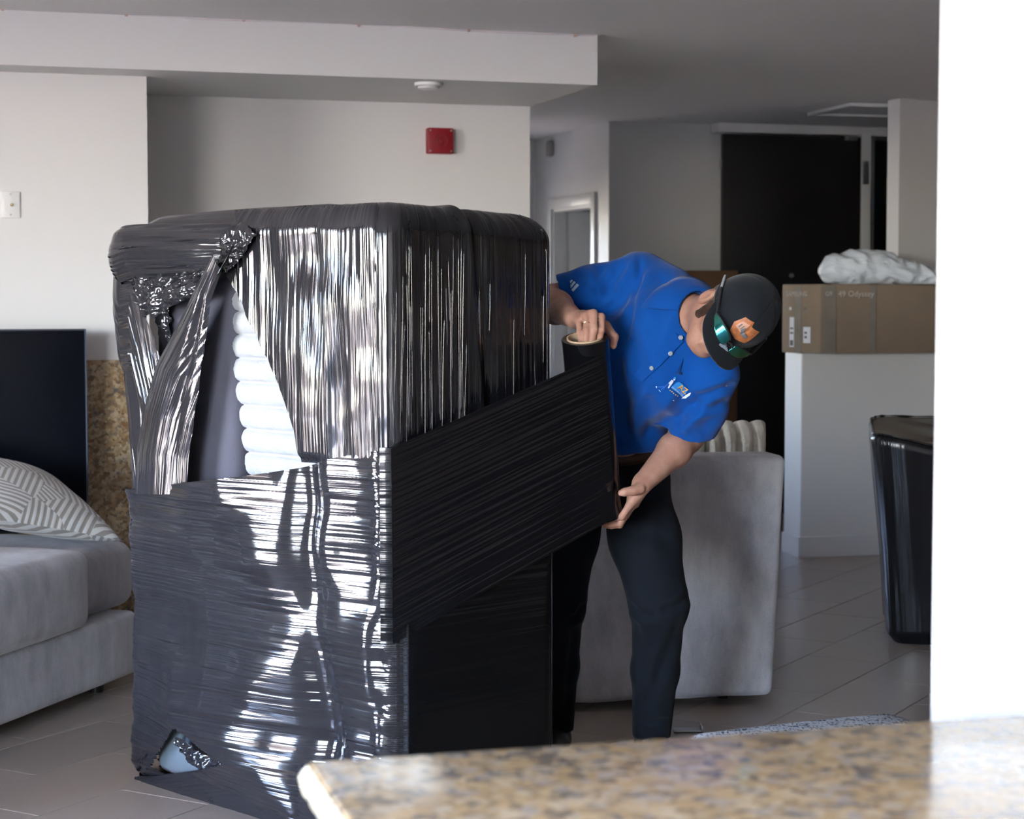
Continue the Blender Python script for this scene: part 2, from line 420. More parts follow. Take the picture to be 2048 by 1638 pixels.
# granite: counter (polished) and the slab behind the television
def granite(name, stops, scale, rough, dark=0.5, bs=0.0):
    m, t, b = nt(name); b.inputs['Roughness'].default_value = rough; b.inputs['Specular IOR Level'].default_value = 0.55
    vec = coords(t); v = t.nodes.new('ShaderNodeTexVoronoi'); v.inputs['Scale'].default_value = scale; v.inputs['Randomness'].default_value = 1.0
    d = t.nodes.new('ShaderNodeVectorMath'); d.operation = 'ADD'; nn = t.nodes.new('ShaderNodeTexNoise'); nn.inputs['Scale'].default_value = scale*0.8; nn.inputs['Detail'].default_value = 3
    L(t, vec, nn.inputs['Vector']); sc = t.nodes.new('ShaderNodeVectorMath'); sc.operation = 'SCALE'; sc.inputs['Scale'].default_value = 1.6/scale; L(t, nn.outputs['Color'], sc.inputs[0])
    L(t, vec, d.inputs[0]); L(t, sc.outputs[0], d.inputs[1]); L(t, d.outputs[0], v.inputs['Vector'])
    sep = t.nodes.new('ShaderNodeSeparateColor'); L(t, v.outputs['Color'], sep.inputs[0])
    base = ramp(t, sep.outputs[0], stops)
    spk = ramp(t, noise(t, vec, scale*0.55, 6, 0.7), [(0.0, (0, 0, 0)), (0.36, (0, 0, 0)), (0.47, (1, 1, 1))])
    mx = t.nodes.new('ShaderNodeMix'); mx.data_type = 'RGBA'; L(t, spk, mx.inputs[0]); mx.inputs[6].default_value = (0.05*dark, 0.048*dark, 0.048*dark, 1); L(t, base, mx.inputs[7])
    L(t, mx.outputs[2], b.inputs['Base Color'])
    if bs: bump(t, b, noise(t, vec, scale*0.6, 4), bs, 0.01)
    return m
M['granite'] = granite('polished_granite', [(0.0, (0.20, 0.16, 0.13)), (0.25, (0.47, 0.33, 0.18)), (0.5, (0.56, 0.40, 0.23)), (0.75, (0.62, 0.49, 0.33)), (1.0, (0.40, 0.35, 0.32))], 60, 0.16, 3.2)
M['granite_edge'] = granite('rough_granite_edge', [(0.0, (0.40, 0.32, 0.2)), (0.4, (0.62, 0.55, 0.42)), (0.7, (0.68, 0.62, 0.5)), (1.0, (0.5, 0.45, 0.38))], 110, 0.5, 4.0, 0.9)
M['granite_wall'] = granite('brown_granite', [(0.0, (0.20, 0.11, 0.045)), (0.3, (0.36, 0.24, 0.12)), (0.6, (0.46, 0.34, 0.20)), (1.0, (0.56, 0.45, 0.30))], 75, 0.3, 2.5)

# floor tile
m, t, b = nt('floor_tile'); b.inputs['Specular IOR Level'].default_value = 0.5
oi = t.nodes.new('ShaderNodeObjectInfo'); vec = coords(t, (1.2, 12, 1)); f = noise(t, vec, 3.0, 6, 0.65)
c1 = ramp(t, f, [(0.25, (0.325, 0.272, 0.228)), (0.75, (0.395, 0.335, 0.288))])
hs = t.nodes.new('ShaderNodeHueSaturation'); L(t, c1, hs.inputs['Color']); mr = t.nodes.new('ShaderNodeMapRange'); L(t, oi.outputs['Random'], mr.inputs[0]); mr.inputs[3].default_value = 0.93; mr.inputs[4].default_value = 1.07
L(t, mr.outputs[0], hs.inputs['Value']); L(t, hs.outputs[0], b.inputs['Base Color'])
L(t, ramp(t, f, [(0.2, (0.26,)*3), (0.8, (0.36,)*3)]), b.inputs['Roughness']); bump(t, b, f, 0.04, 0.002); M['tile'] = m
M['grout'] = plain('grout', (0.24, 0.20, 0.168), 0.9, var=0.1, vscale=30)

# black stretch film: UV u runs along the pull of the film, v across it
def film(name, fine=1.0, coarse=1.0, base=(0.016, 0.0155, 0.019), rough=0.09, ior=1.6, vs=1.0, crinkle=0.0):
    m, t, b = nt(name); b.inputs['Base Color'].default_value = (*base, 1); b.inputs['Roughness'].default_value = rough; b.inputs['IOR'].default_value = ior
    uvn = t.nodes.new('ShaderNodeUVMap'); uvn.uv_map = 'UVMap'
    def lay(su, sv, detail):
        mp = t.nodes.new('ShaderNodeMapping'); mp.inputs['Scale'].default_value = (su, sv*vs, 1); L(t, uvn.outputs[0], mp.inputs['Vector'])
        return noise(t, mp.outputs[0], 1.0, detail, 0.6)
    h1 = lay(2.2, 210, 2); h2 = lay(1.3, 65, 2); pat = lay(3.0, 7, 2)
    gate = ramp(t, pat, [(0.35, (0.12,)*3), (0.62, (1,)*3)])
    a = t.nodes.new('ShaderNodeMath'); a.operation = 'MULTIPLY'; L(t, h1, a.inputs[0]); a.inputs[1].default_value = 0.0016*fine
    c = t.nodes.new('ShaderNodeMath'); c.operation = 'MULTIPLY_ADD'; L(t, h2, c.inputs[0]); c.inputs[1].default_value = 0.0042*coarse; L(t, a.outputs[0], c.inputs[2])
    g = t.nodes.new('ShaderNodeMath'); g.operation = 'MULTIPLY'; L(t, c.outputs[0], g.inputs[0]); L(t, gate, g.inputs[1]); out = g.outputs[0]
    if crinkle:
        nz = noise(t, uvn.outputs[0], 24.0, 1.0, 0.4, 0.6)
        k = t.nodes.new('ShaderNodeMath'); k.operation = 'MULTIPLY_ADD'; L(t, nz, k.inputs[0]); k.inputs[1].default_value = 0.022*crinkle; L(t, out, k.inputs[2]); out = k.outputs[0]
    n = bump(t, b, out, 1.0, 1.0)
    return m
M['film_v'] = film('black_film_upright_pull', 0.7, 1.15, ior=1.6)
M['film_h'] = film('black_film_level_pull', 0.65, 1.0, ior=1.75)
M['film_strip'] = film('black_film_taut_strip', 0.5, 1.0, ior=1.85)
M['film_web'] = film('black_film_web', 0.35, 0.5, base=(0.0045, 0.0045, 0.006), rough=0.14, ior=1.45)
M['film_dark'] = film('black_film_smooth', 0.12, 0.12, base=(0.004, 0.004, 0.0045), rough=0.14, ior=1.38)
M['film_n'] = film('black_film_narrow_side', 1.6, 1.8, base=(0.007, 0.007, 0.009), ior=1.45)
M['film_roll'] = film('black_film_roll', 0.0, 0.05, base=(0.004, 0.004, 0.005), rough=0.12, ior=1.42)
M['film_pleat'] = plain('black_film_pleat', (0.012, 0.012, 0.015), 0.1, ior=1.7, var=0.1)
M['film_crumple'] = film('black_film_crumple', 0.2, 0.3, crinkle=1.0)
M['film_chair'] = film('black_film_chair', 0.15, 0.4, base=(0.006, 0.006, 0.008), rough=0.2, ior=1.45)

# ------------------------------------------------------------------ the room
ZC = 2.59
FC = G(1195, 70, ZC)                                   # lower-ceiling corner
zs = onplane(1195, 170, FC, V).z                        # soffit height
AC = G(1060, 213, zs); SCn = G(293, 153, zs)            # alcove corner, stub-wall corner
HCn = G(1218, 243, ZC)                                  # hall corner
FCl = FC - U*6.0
E = (AC - FC); E.z = 0
def slab(name, p0, du, th, z0, z1, m=None, side=1):
    """wall from p0 along du, thickness away from the room"""
    p0 = Vector((p0.x, p0.y, z0)); n = Vector((-du.y, du.x, 0)).normalized()*th*side
    return struct(box(name, p0, du, n, (0, 0, z1-z0), m or M['wall']))
WL0 = Vector((-4.1, 3.0, 0))                            # a point on the window wall
def wl(s): return WL0 + V*s
# floor with tiles
TA = math.radians(30); D1 = Vector((math.sin(TA), math.cos(TA), 0)); D2 = Vector((D1.y, -D1.x, 0))
fl = struct(box('floor', (-9, -5, -0.1), (17, 0, 0), (0, 22, 0), (0, 0, 0.0975), M['grout']), 'taupe stone-look tile floor laid on the slant')
TW, TL, JT = 0.33, 0.66, 0.0035
tm = None
o0 = G(78, 1632, 0)
for i in range(-14, 16):
    for j in range(-9, 14):
        c = o0 + D2*(TW*(i+0.5)) + D1*(TL*(j + (0.5 if i % 2 else 0.0)))
        x, y = pix(c) if c.y > 1 else (9e9, 0)
        if not (4.3 < c.y < 12.3 and -260 < x < 2250): continue
        if tm is None:
            bm = bmesh.new(); add_box(bm, (-(TL-JT)/2, -(TW-JT)/2, -0.012), (TL-JT, 0, 0), (0, TW-JT, 0), (0, 0, 0.012))
            top = [e for e in bm.edges if all(v.co.z > -0.001 for v in e.verts)]; bmesh.ops.bevel(bm, geom=top, offset=0.0012, segments=1, affect='EDGES')
            to = bm_obj('tile', bm, M['tile']); tm = to.data
        else: to = bpy.data.objects.new('tile', tm); COL.objects.link(to)
        to.matrix_world = Matrix.Translation(c) @ Matrix.Rotation(math.pi/2-TA, 4, 'Z') @ Matrix.Rotation(math.pi*(random.random() > .5), 4, 'Z'); to.parent = fl
# ceiling, beam
struct(box('ceiling', (-9, -5, ZC), (17, 0, 0), (0, 22, 0), (0, 0, 0.1), M['ceil']))
bl = FC - U*6.5
struct(prism('beam', [(p.x, p.y) for p in (bl, FC, AC + V*0.1, bl + V*1.1)], zs, ZC+0.01, M['wall']), 'cream dropped soffit across the top of the alcove')
# alcove wall and stub wall
slab('wall_alcove', AC - U*6.0, U*6.0, 0.12, 0, zs+0.01)
slab('wall_hall_side', AC+V*0.12, V*5.0, 0.12, 0, ZC+0.01, side=1)
dS = (AC - SCn).dot(V)
struct(box('wall_stub', Vector((SCn.x, SCn.y, 0)) - U*5.5, U*5.5, V*(dS+0.02), (0, 0, zs+0.01), M['wall']))
# hall: left wall with the doorway, back wall
dv = V.copy(); hl = 4.0
def onhall(px, py): return onplane(px, py, HCn, U)
d_r, d_l = onhall(1186, 500), onhall(1106, 500)
s_r, s_l = (d_r-HCn).dot(V), (d_l-HCn).dot(V); zdoor = onhall(1186, 402).z - 0.02
h0 = Vector((HCn.x, HCn.y, 0))
bm = bmesh.new(); add_box(bm, h0, V*s_r, U*0.12, (0, 0, ZC)); add_box(bm, h0+V*s_l, V*(hl-s_l), U*0.12, (0, 0, ZC)); add_box(bm, h0+V*s_r+Z*zdoor, V*(s_l-s_r), U*0.12, (0, 0, ZC-zdoor))
struct(bm_obj('wall_hall_left', bm, M['wall']))
bm = bmesh.new(); cw = 0.075
add_box(bm, h0+V*(s_r-cw)-U*0.02, V*cw, U*0.03, (0, 0, zdoor+cw), 0.004); add_box(bm, h0+V*s_l-U*0.02, V*cw, U*0.03, (0, 0, zdoor+cw), 0.004); add_box(bm, h0+V*s_r-U*0.02+Z*zdoor, V*(s_l-s_r), U*0.03, (0, 0, cw), 0.004)
struct(bm_obj('trim_1', bm, M['trim'], smooth='sharp'), 'white door casing on the hall wall')
bm = bmesh.new(); add_box(bm, h0+V*s_r, V*0.02, U*0.13, (0, 0, zdoor)); add_box(bm, h0+V*(s_l-0.02), V*0.02, U*0.13, (0, 0, zdoor)); add_box(bm, h0+V*s_r+Z*(zdoor-0.02), V*(s_l-s_r), U*0.13, (0, 0, 0.02))
struct(bm_obj('door_jamb', bm, M['trim']))
struct(box('door_2', h0+V*(s_l-0.03)+U*0.10, V*-0.035, U*(s_l-s_r-0.03)*0.9, (0, 0, zdoor-0.02), M['trim']), 'white inner door standing open in the hall doorway')
struct(box('wall_side_room', h0+U*1.3-V*0.2+V*0.25, V*3.6, U*0.1, (0, 0, ZC), M['wall']))
def onback(px, py): return onplane(px, py, HCn, V)
bx = onback(1748, 400); sb = (bx-HCn).dot(U)
slab('wall_back', HCn+U*0.12, U*(sb-0.12), 0.12, 0, ZC, side=1)
# unlit corridor beyond the hinge side, its gloom painted as near-black walls
bm = bmesh.new(); c0 = h0+U*sb
add_box(bm, c0+V*0.9, U*2.5, V*0.1, (0, 0, ZC)); add_box(bm, c0+U*2.5, V*1.0, U*0.1, (0, 0, ZC)); add_box(bm, c0+V*0.12-U*0.05, V*0.9, U*0.05, (0, 0, ZC))
struct(bm_obj('wall_corridor', bm, M['corridor_gloom']))
# baseboard pieces of hall
struct(box('baseboard_back', h0+U*0.0-V*0.015, U*sb, V*0.015, (0, 0, 0.1), M['trim'], bev=0.003))
# open black entrance door in front of the back wall
dl = onplane(1447, 300, HCn - V*0.16, V); dr = onplane(1722, 300, HCn - V*0.16, V); ztd = onplane(1585, 271, HCn - V*0.16, V).z
d0 = Vector((dl.x, dl.y, 0.012)); dw = Vector((dr.x-dl.x, dr.y-dl.y, 0))
door = struct(box('door_1', d0, dw, V*0.045, (0, 0, ztd-0.012), M['black_door'], bev=0.003), 'black full-height entrance door folded back against the hall wall')
def ondoor(px, py): return onplane(px, py, d0, V)
box('door_edge_latch', ondoor(1443, 336)+V*0.005, U*0.004, V*0.03, Z*0.06, M['steel'], door)
p = ondoor(1583, 551); lathe('peephole', p+V*0.002, -V, [(0, 0.012), (0.012, 0.012), (0.018, 0.004), (0.018, 0)], M['steel'], door, 16)
p = ondoor(1688, 282); box('door_closer', p-V*0.05, U*0.08, V*0.05, Z*0.034, M['steel'], door, bev=0.006)
j0 = d0 + dw + U*0.008
jm = struct(box('door_frame_1', j0, U*0.07, V*0.12, (0, 0, ztd+0.012), M['trim'], bev=0.004), 'white hinge-side frame of the black entrance door')
for py in (345, 700):
    p = onplane(1725, py, j0, V); box('hinge', Vector((p.x, p.y, p.z-0.08))-V*0.008, U*0.045, V*0.012, Z*0.16, M['steel'], jm, bev=0.002)
struct(box('door_header_1', d0-U*0.03+Z*(ztd+0.002)+V*0.02, dw+U*0.25, V*0.13, (0, 0, 0.06), M['trim'], bev=0.004), 'white header rail above the black entrance door')
# white partition wall with the half wall before it
PT = G(1800, 197, ZC); PE = G(1783, 199, ZC)
pd = Vector((0.80, 0.60, 0)); pn = Vector((PE.x-PT.x, PE.y-PT.y, 0))
if pn.length < 0.05: pn = Vector((-0.6, 0.8, 0))*0.12
pn = Vector((-0.35, 0.937, 0))*0.13
struct(prism('wall_partition', [(q.x, q.y) for q in (PT, PT+pd*3, PT+pd*3+pn, PT+pn)], 0, ZC+0.01, M['wall']), 'white partition wall behind the cardboard box')
hc = G(1600, 1115, 0); hr = (G(1757, 1109, 0)-hc).normalized(); hlv = G(1567, 1103, 0)-hc
zhw = onplane(1606, 707, hc, Vector((0, 1, 0))).z
hpts = [hc, hc+hr*2.6, hc+hr*2.6+hlv*1.0, hc+hlv]
hw = struct(prism('wall_half', [(q.x, q.y) for q in hpts], 0, zhw, M['wall'], bev=0.004), 'white half wall carrying the cardboard box')
bbn = Vector((hr.y, -hr.x, 0))*0.014
ln = Vector((hlv.y, -hlv.x, 0)).normalized()*-0.014
if ln.dot(Vector((0, -1, 0))) < 0: ln = -ln
struct(prism('baseboard_half', [(q.x, q.y) for q in (hc+hlv+ln, hc+bbn+ln, hc+hr*2.6+bbn, hc+hr*2.6, hc, hc+hlv)], 0, 0.115, M['trim'], bev=0.003), 'white baseboard along the foot of the half wall')
# enclosing walls out of the frame: window wall, kitchen wall, right wall
WT = 0.2
def window_wall(name, p, d, length, wins, n_out, z1=ZC):
    bm = bmesh.new(); s = 0.0; fr = bmesh.new()
    for a, b_, zl, zh in wins:
        add_box(bm, p+d*s, d*(a-s), n_out*WT, (0, 0, z1)); add_box(bm, p+d*a, d*(b_-a), n_out*WT, (0, 0, zl)) if zl > 0.01 else None
        add_box(bm, p+d*a+Z*zh, d*(b_-a), n_out*WT, (0, 0, z1-zh)); s = b_
        k = max(1, round((b_-a)/1.25))
        for i in range(k+1): add_box(fr, p+d*(a+(b_-a-0.06)*i/k)+n_out*0.06+Z*zl, d*0.06, n_out*0.07, (0, 0, zh-zl))
        for zz in (zl, zh-0.06): add_box(fr, p+d*a+n_out*0.06+Z*zz, d*(b_-a), n_out*0.07, (0, 0, 0.06))
        lt = bpy.data.lights.new('window_portal', 'AREA'); lt.shape = 'RECTANGLE'; lt.size = b_-a; lt.size_y = zh-zl; lt.cycles.is_portal = True
        lo = bpy.data.objects.new('window_portal', lt); COL.objects.link(lo)
        x = d.normalized(); zz = n_out.normalized(); y = zz.cross(x)
        lo.matrix_world = Matrix(((x.x, y.x, zz.x, 0), (x.y, y.y, zz.y, 0), (x.z, y.z, zz.z, 0), (0, 0, 0, 1)))
        lo.location = p+d*((a+b_)/2)+Z*((zl+zh)/2)+n_out*WT
    add_box(bm, p+d*s, d*(length-s), n_out*WT, (0, 0, z1))
    struct(bm_obj(name, bm, M['wall'])); return struct(bm_obj('trim_window', fr, M['black_plastic']))
window_wall('wall_left', wl(-8.5), V, 17.0, [(1.7, 6.0, 0.05, 2.45), (8.6, 10.2, 0.05, 2.45)], -U)
rp = wl(-6.9)
f2 = window_wall('wall_rear', rp, U, 11.6, [], -V); bpy.data.objects.remove(f2)
bpy.data.objects['trim_window'].name = 'trim_window_left'
struct(box('wall_right', rp+U*9.6, V*12.5, U*0.15, (0, 0, ZC), plain('unseen_dark_wall', (0.10, 0.065, 0.042), 0.45, var=0.2, vscale=4)))  # out of view; dark brown added to dim what the film reflects
struct(box('wall_right_far', rp+U*9.6+V*12.5, U*2.5, V*0.12, (0, 0, ZC), M['wall']))
struct(box('wall_right_end', rp+U*12.0+V*12.5, V*7, U*0.12, (0, 0, ZC), M['wall']))
uA, uH = (AC-WL0).dot(U), (HCn-WL0).dot(U)
fw = window_wall('wall_far', wl(9.4), U, 12.0, [(uA+0.3, uA+0.95, 0.9, 2.1)], V); fw.name = 'trim_window_far'
# terrace outside the windows
struct(box('terrace_floor', wl(-14)-U*9.0+Z*-0.12, U*(9.0-WT), V*26, (0, 0, 0.1), plain('sunlit_stone', (0.52, 0.46, 0.38), 0.8, var=0.1, vscale=3)), 'tan stone terrace outside the windows')
struct(box('terrace_parapet', wl(-14)-U*9.0, U*0.2, V*26, (0, 0, 0.95), plain('tan_stucco', (0.6, 0.5, 0.38), 0.9, var=0.08)), 'tan stucco parapet of the terrace')
struct(box('terrace_ground', Vector((-60, -70, -0.5)), (120, 0, 0), (0, 65, 0), (0, 0, 0.2), plain('dry_ground', (0.4, 0.33, 0.25), 0.9, var=0.1)), 'pale ground behind the house')
# column at the far edge of the counter, and the counter
zk = 0.92
K0 = G(613, 1520, zk); Kr = G(1862, 1438, zk); ku = (Kr-K0).normalized(); kv = Vector((-ku.y, ku.x, 0))
cr = Vector((Kr.x, Kr.y, 0))*1.09; ca = math.radians(-13.5); cu = Vector((math.cos(ca), math.sin(ca), 0)); cv = Vector((-cu.y, cu.x, 0))
col = struct(box('column', cr, cu*0.9, cv*0.25, (0, 0, ZC), M['wall'], bev=0.004), 'bright white wall end rising behind the granite counter')
counter = empty('granite_counter', (0.3, 1.8, 0), 'tan and grey speckled granite counter in the foreground, out of focus', 'counter')
kl = 1.2; kd = 0.75; kt = 0.04
bm = bmesh.new(); add_box(bm, K0-kv*kd-Z*kt, ku*kl, kv*(kd-0.006), Z*kt, 0.006, 3)
bm_obj('countertop', bm, M['granite'], counter, smooth='sharp')
bm = bmesh.new()
nn_, mm = 40, 5
vs = [[None]*(mm+1) for _ in range(nn_+1)]
for i in range(nn_+1):
    for j in range(mm+1):
        o_ = 0.006+0.004*math.sin(math.pi*j/mm)+ (random.uniform(-0.002, 0.002) if 0 < j < mm else 0)
        if j in (0, mm): o_ = 0.001
        vs[i][j] = bm.verts.new(K0-kv*(kd-(kd-0.01)*i/nn_)-Z*(kt*0.92-kt*0.84*j/mm)-ku*o_)
for i in range(nn_):
    for j in range(mm): bm.faces.new((vs[i][j], vs[i+1][j], vs[i+1][j+1], vs[i][j+1]))
eo = bm_obj('chiselled_edge', bm, M['granite_edge'], counter, smooth=True)
box('cabinet_body', Vector((K0.x, K0.y, 0.09))-kv*(kd-0.04)+ku*0.06, ku*(kl-0.06), kv*(kd-0.12), Z*(zk-kt-0.09), M['trim'], counter)
box('toe_kick', Vector((K0.x, K0.y, 0.0))-kv*(kd-0.1)+ku*0.1, ku*(kl-0.1), kv*(kd-0.2), Z*0.09, M['black_plastic'], counter)
# ceiling hatch
q = [G(1612, 226, ZC), G(1690, 204, ZC), G(1900, 209, ZC), G(1760, 236, ZC)]
q = [G(1615, 226, ZC), G(1700, 206, ZC)]; a_ = (q[1]-q[0]); bb = Vector((-a_.y, a_.x, 0)).normalized()*0.62
hatch = struct(empty('ceiling_hatch', q[0], 'square access hatch in the hall ceiling', 'hatch'))
del hatch['category']
for n_, o_, e1_, e2_ in (('hatch_frame', q[0], a_, bb.normalized()*0.04), ('hatch_frame', q[0]+bb-bb.normalized()*0.04, a_, bb.normalized()*0.04), ('hatch_frame', q[0]+bb.normalized()*0.04, a_.normalized()*0.04, bb-bb.normalized()*0.08), ('hatch_frame', q[1]+bb.normalized()*0.04-a_.normalized()*0.04, a_.normalized()*0.04, bb-bb.normalized()*0.08)):
    box(n_, o_-Z*0.018, e1_, e2_, Z*0.02, M['trim'], hatch, bev=0.003)
box('hatch_panel', q[0]-Z*0.006+a_.normalized()*0.03+bb.normalized()*0.03, a_-a_.normalized()*0.06, bb-bb.normalized()*0.06, Z*0.01, M['ceil'], hatch)
# ------------------------------------------------------------------ wall fittings
def onal(px, py): return onplane(px, py, AC, V)          # alcove wall
def onst(px, py): return onplane(px, py, SCn, V)         # stub wall face
# red alarm sounder
o = onal(851, 308); tr = onal(902, 258); w_ = (tr-o).dot(U); h_ = tr.z-o.z
al = empty('fire_alarm', o+U*w_/2, 'square red fire alarm sounder on the alcove wall', 'fire alarm')
bm = bmesh.new(); add_box(bm, o-V*0.05, U*w_, V*0.05, Z*h_, 0.006, 2); bm_obj('housing', bm, M['red'], al, smooth='sharp')
bm = bmesh.new(); c_ = o+U*w_/2+Z*h_/2-V*0.05
for k, r_ in enumerate((0.036, 0.028, 0.020, 0.012)): add_lathe(bm, c_, -V, [(r_, 0.0), (r_, 0.004-0.0005*k), (r_-0.003, 0.0045), (r_-0.006, 0.001)] if k < 3 else [(r_, 0.0), (r_, 0.004), (0, 0.006)], 28)
bm_obj('grille', bm, M['red2'], al, smooth='sharp')
for i in (0.1, 0.9):
    for j in (0.1, 0.9): lathe('screw', o+U*w_*i+Z*h_*j-V*0.05, -V, [(0.0045, 0), (0.0045, 0.002), (0, 0.0035)], M['steel'], al, 10)
# wall plate with jacks
o = onst(2, 436); tr = onst(40, 383); w_ = (tr-o).dot(U); h_ = tr.z-o.z
wp = empty('wall_plate', o+U*w_/2, 'white wall plate with cable jacks above the television', 'wall plate')
bm = bmesh.new(); add_box(bm, o-V*0.008, U*w_, V*0.008, Z*h_, 0.004, 2); bm_obj('cover', bm, M['plate'], wp, smooth='sharp')
c_ = o+U*w_*0.55+Z*h_*0.5
lathe('cable_jack', c_-V*0.008, -V, [(0.006, 0), (0.006, 0.006), (0.003, 0.009), (0, 0.009)], M['gold'], wp, 12)
for s_ in (0.12, 0.88): lathe('screw', o+U*w_*0.5+Z*h_*s_-V*0.008, -V, [(0.004, 0), (0.003, 0.0015), (0, 0.002)], M['steel'], wp, 10)
box('blank_insert', o+U*w_*0.18+Z*h_*0.25-V*0.0095, U*w_*0.2, V*0.002, Z*h_*0.5, M['plate'], wp)
# smoke detector on the soffit
c_ = G(857, 166, zs)
sd = empty('smoke_detector', c_, 'round white smoke detector under the soffit', 'detector')
lathe('base_ring', c_, -Z, [(0.062, 0), (0.062, 0.012), (0.056, 0.016)], M['plate'], sd, 32)
lathe('sensor_cap', c_, -Z, [(0.048, 0.016), (0.046, 0.024), (0.03, 0.03), (0, 0.031)], M['plate'], sd, 32)
# strobe on the hall wall
c_ = onhall(1106, 298)
hs_ = empty('wall_speaker', c_, 'small beige rounded device high on the hall wall', 'detector')
bm = bmesh.new(); add_box(bm, c_-V*0.03-Z*0.055-U*0.045, V*0.075, U*0.045, Z*0.115, 0.018, 4); bm_obj('cover', bm, plain('beige_plastic', (0.3, 0.28, 0.26), 0.5), hs_, smooth='sharp')
box('side_bracket', c_+V*0.055-Z*0.02-U*0.03, V*0.03, U*0.03, Z*0.045, M['plate'], hs_, bev=0.004)
# cable with clips along the beam
cab = empty('light_cable', FC, 'thin clear cable clipped along the top of the cream beam', 'cable')
def onfa(px, py): return onplane(px, py, FC-V*0.006, V)
pts = [onfa(x, 17+(72-17)*x/1195.0) + Z*0.004*math.sin(x*0.011) for x in range(-60, 1196, 25)]
tube('cable', pts, 0.0035, plain('clear_cable', (0.75, 0.7, 0.72), 0.2, var=0.05), cab, 6)
for x in (5, 253, 488, 718, 938, 1150):
    p = onfa(x, 17+55*x/1195.0); box('clip', p-U*0.006-Z*0.008-V*0.006, U*0.012, V*0.012, Z*0.016, plain('clip_plastic', (0.55, 0.36, 0.3), 0.5), cab, bev=0.002)
# granite slab on the stub wall, television in front
zg = onst(200, 720).z
struct(box('wall_granite', Vector((SCn.x, SCn.y, 0))-U*3.6-V*0.03, U*3.6, V*0.03, (0, 0, zg), M['granite_wall'], bev=0.004), 'brown speckled granite cladding on the lower stub wall')
struct(box('wall_hearth', Vector((SCn.x, SCn.y, 0))-U*3.6-V*0.42, U*3.4, V*0.39, (0, 0, 0.36), M['granite_wall'], bev=0.006), 'granite ledge under the television')
tp = SCn-V*0.27
tv = empty('television', Vector((tp.x, tp.y, 0.36))-U*1.2, 'large black flat television in front of the granite slab', 'television')
q0 = onplane(174, 985, tp, V); q1 = onplane(172, 658, tp, V); ztv = q1.z; wtv = 1.45; hT = 0.83
o = Vector((q1.x, q1.y, ztv-hT))-U*wtv
box('casing', o+V*0.004, U*wtv, V*0.05, Z*hT, M['black_plastic'], tv, bev=0.004)
box('screen', o+U*0.007+Z*0.012-V*0.001, U*(wtv-0.014), V*0.006, Z*(hT-0.02), M['screen'], tv)
for s_ in (0.0, 1.0): box('bezel', o+U*(wtv-0.006)*s_-V*0.003, U*0.006, V*0.012, Z*hT, plain('bezel_metal', (0.10, 0.13, 0.18), 0.3, metal=0.6), tv)
box('bezel', o+Z*(hT-0.005)-V*0.003, U*wtv, V*0.012, Z*0.005, plain('bezel_metal_top', (0.07, 0.08, 0.1), 0.3, metal=0.6), tv)
for s_ in (0.15, 0.8):
    bm = bmesh.new(); b0 = o+U*wtv*s_+V*0.02; add_tube(bm, [b0+Z*0.02, b0-V*0.13-Z*(o.z-0.374)], 0.012, 8); add_tube(bm, [b0+Z*0.02, b0+V*0.10-Z*(o.z-0.374)], 0.012, 8)
    bm_obj('stand_foot', bm, M['black_plastic'], tv, smooth='sharp')

# ------------------------------------------------------------------ soft block helper
def block(name, o, ex, ey, ez, sx, sy, sz, r, m, parent=None, puff=(0, 0, 0), n=10, wob=0.0, taper=0.0, seed=0):
    """rounded block: o = centre of its underside, ex/ey/ez = axes"""
    vs, fs = rbox_data(sx, sy, sz, r, n, puff); ex, ey, ez = Vector(ex).normalized(), Vector(ey).normalized(), Vector(ez).normalized()
    out = []
    for v in vs:
        k = 1+taper*(v.z/sz)
        x, y, z = v.x*k, v.y*k, v.z+sz/2
        if wob:
            f = 4.0; w = wob*float(vnoise(x*f+seed, z*f+y*3, seed)); x += w*np.sign(x)*(abs(x) > sx/2-r*1.5); y += w*np.sign(y)*(abs(y) > sy/2-r*1.5); z += 0.6*wob*float(vnoise(x*f, y*f, seed+2))
        out.append(Vector(o)+ex*x+ey*y+ez*z)
    return mesh(name, out, fs, m, parent)
# ------------------------------------------------------------------ grey sofa on the left
sa = math.radians(17); sd_ = Vector((math.sin(sa), math.cos(sa), 0)); sn = Vector((sd_.y, -sd_.x, 0))   # sn faces right
s0 = G(0, 1455, 0.05)
sofa = empty('grey_sofa', s0-sn*0.4, 'low grey velvet sofa with thick seat cushions beside the wrapped piece', 'sofa')
lenb = 2.2; base_o = s0 - sd_*0.15
zb = onplane(0, 1311, s0, sn).z if abs(sn.dot(ray(0, 1311))) > 1e-6 else 0.26
block('base', base_o-sn*0.475+Z*0.0, sn, sd_, Z, 0.95, lenb, zb-0.05, 0.03, M['velvet'], sofa, wob=0.004, seed=3)
# far end of the base stops near the wrapped piece
for a_ in (-0.95, 0.95):
    for b_ in (0.1, 0.85): lathe('foot', Vector((base_o.x, base_o.y, 0))-sn*b_+sd_*a_, Z, [(0.025, 0), (0.03, 0.055)], M['black_plastic'], sofa, 14)
e1 = onplane(190, 1180, s0+sn*0.035, sn); l1 = (e1-s0).dot(sd_)
zt1 = onplane(100, 1113, s0+sn*0.02, sn).z
block('seat_cushion', s0+Z*(zb-0.05-s0.z+0.05)*1.0-sn*0.415+sd_*(l1-0.55), sn, sd_, Z, 0.9, 1.1, zt1-zb-0.012, 0.05, M['velvet'], sofa, puff=(0.012, 0.01, 0.02), wob=0.006, seed=5)
block('seat_cushion', s0+Z*(zb-0.05-s0.z+0.05)*1.0-sn*0.52+sd_*(0.5*(l1+0.015+1.08)), sn, sd_, Z, 0.9, 1.08-l1-0.015, zt1-zb-0.045, 0.06, M['velvet'], sofa, puff=(0.01, 0.01, 0.02), wob=0.008, seed=8)
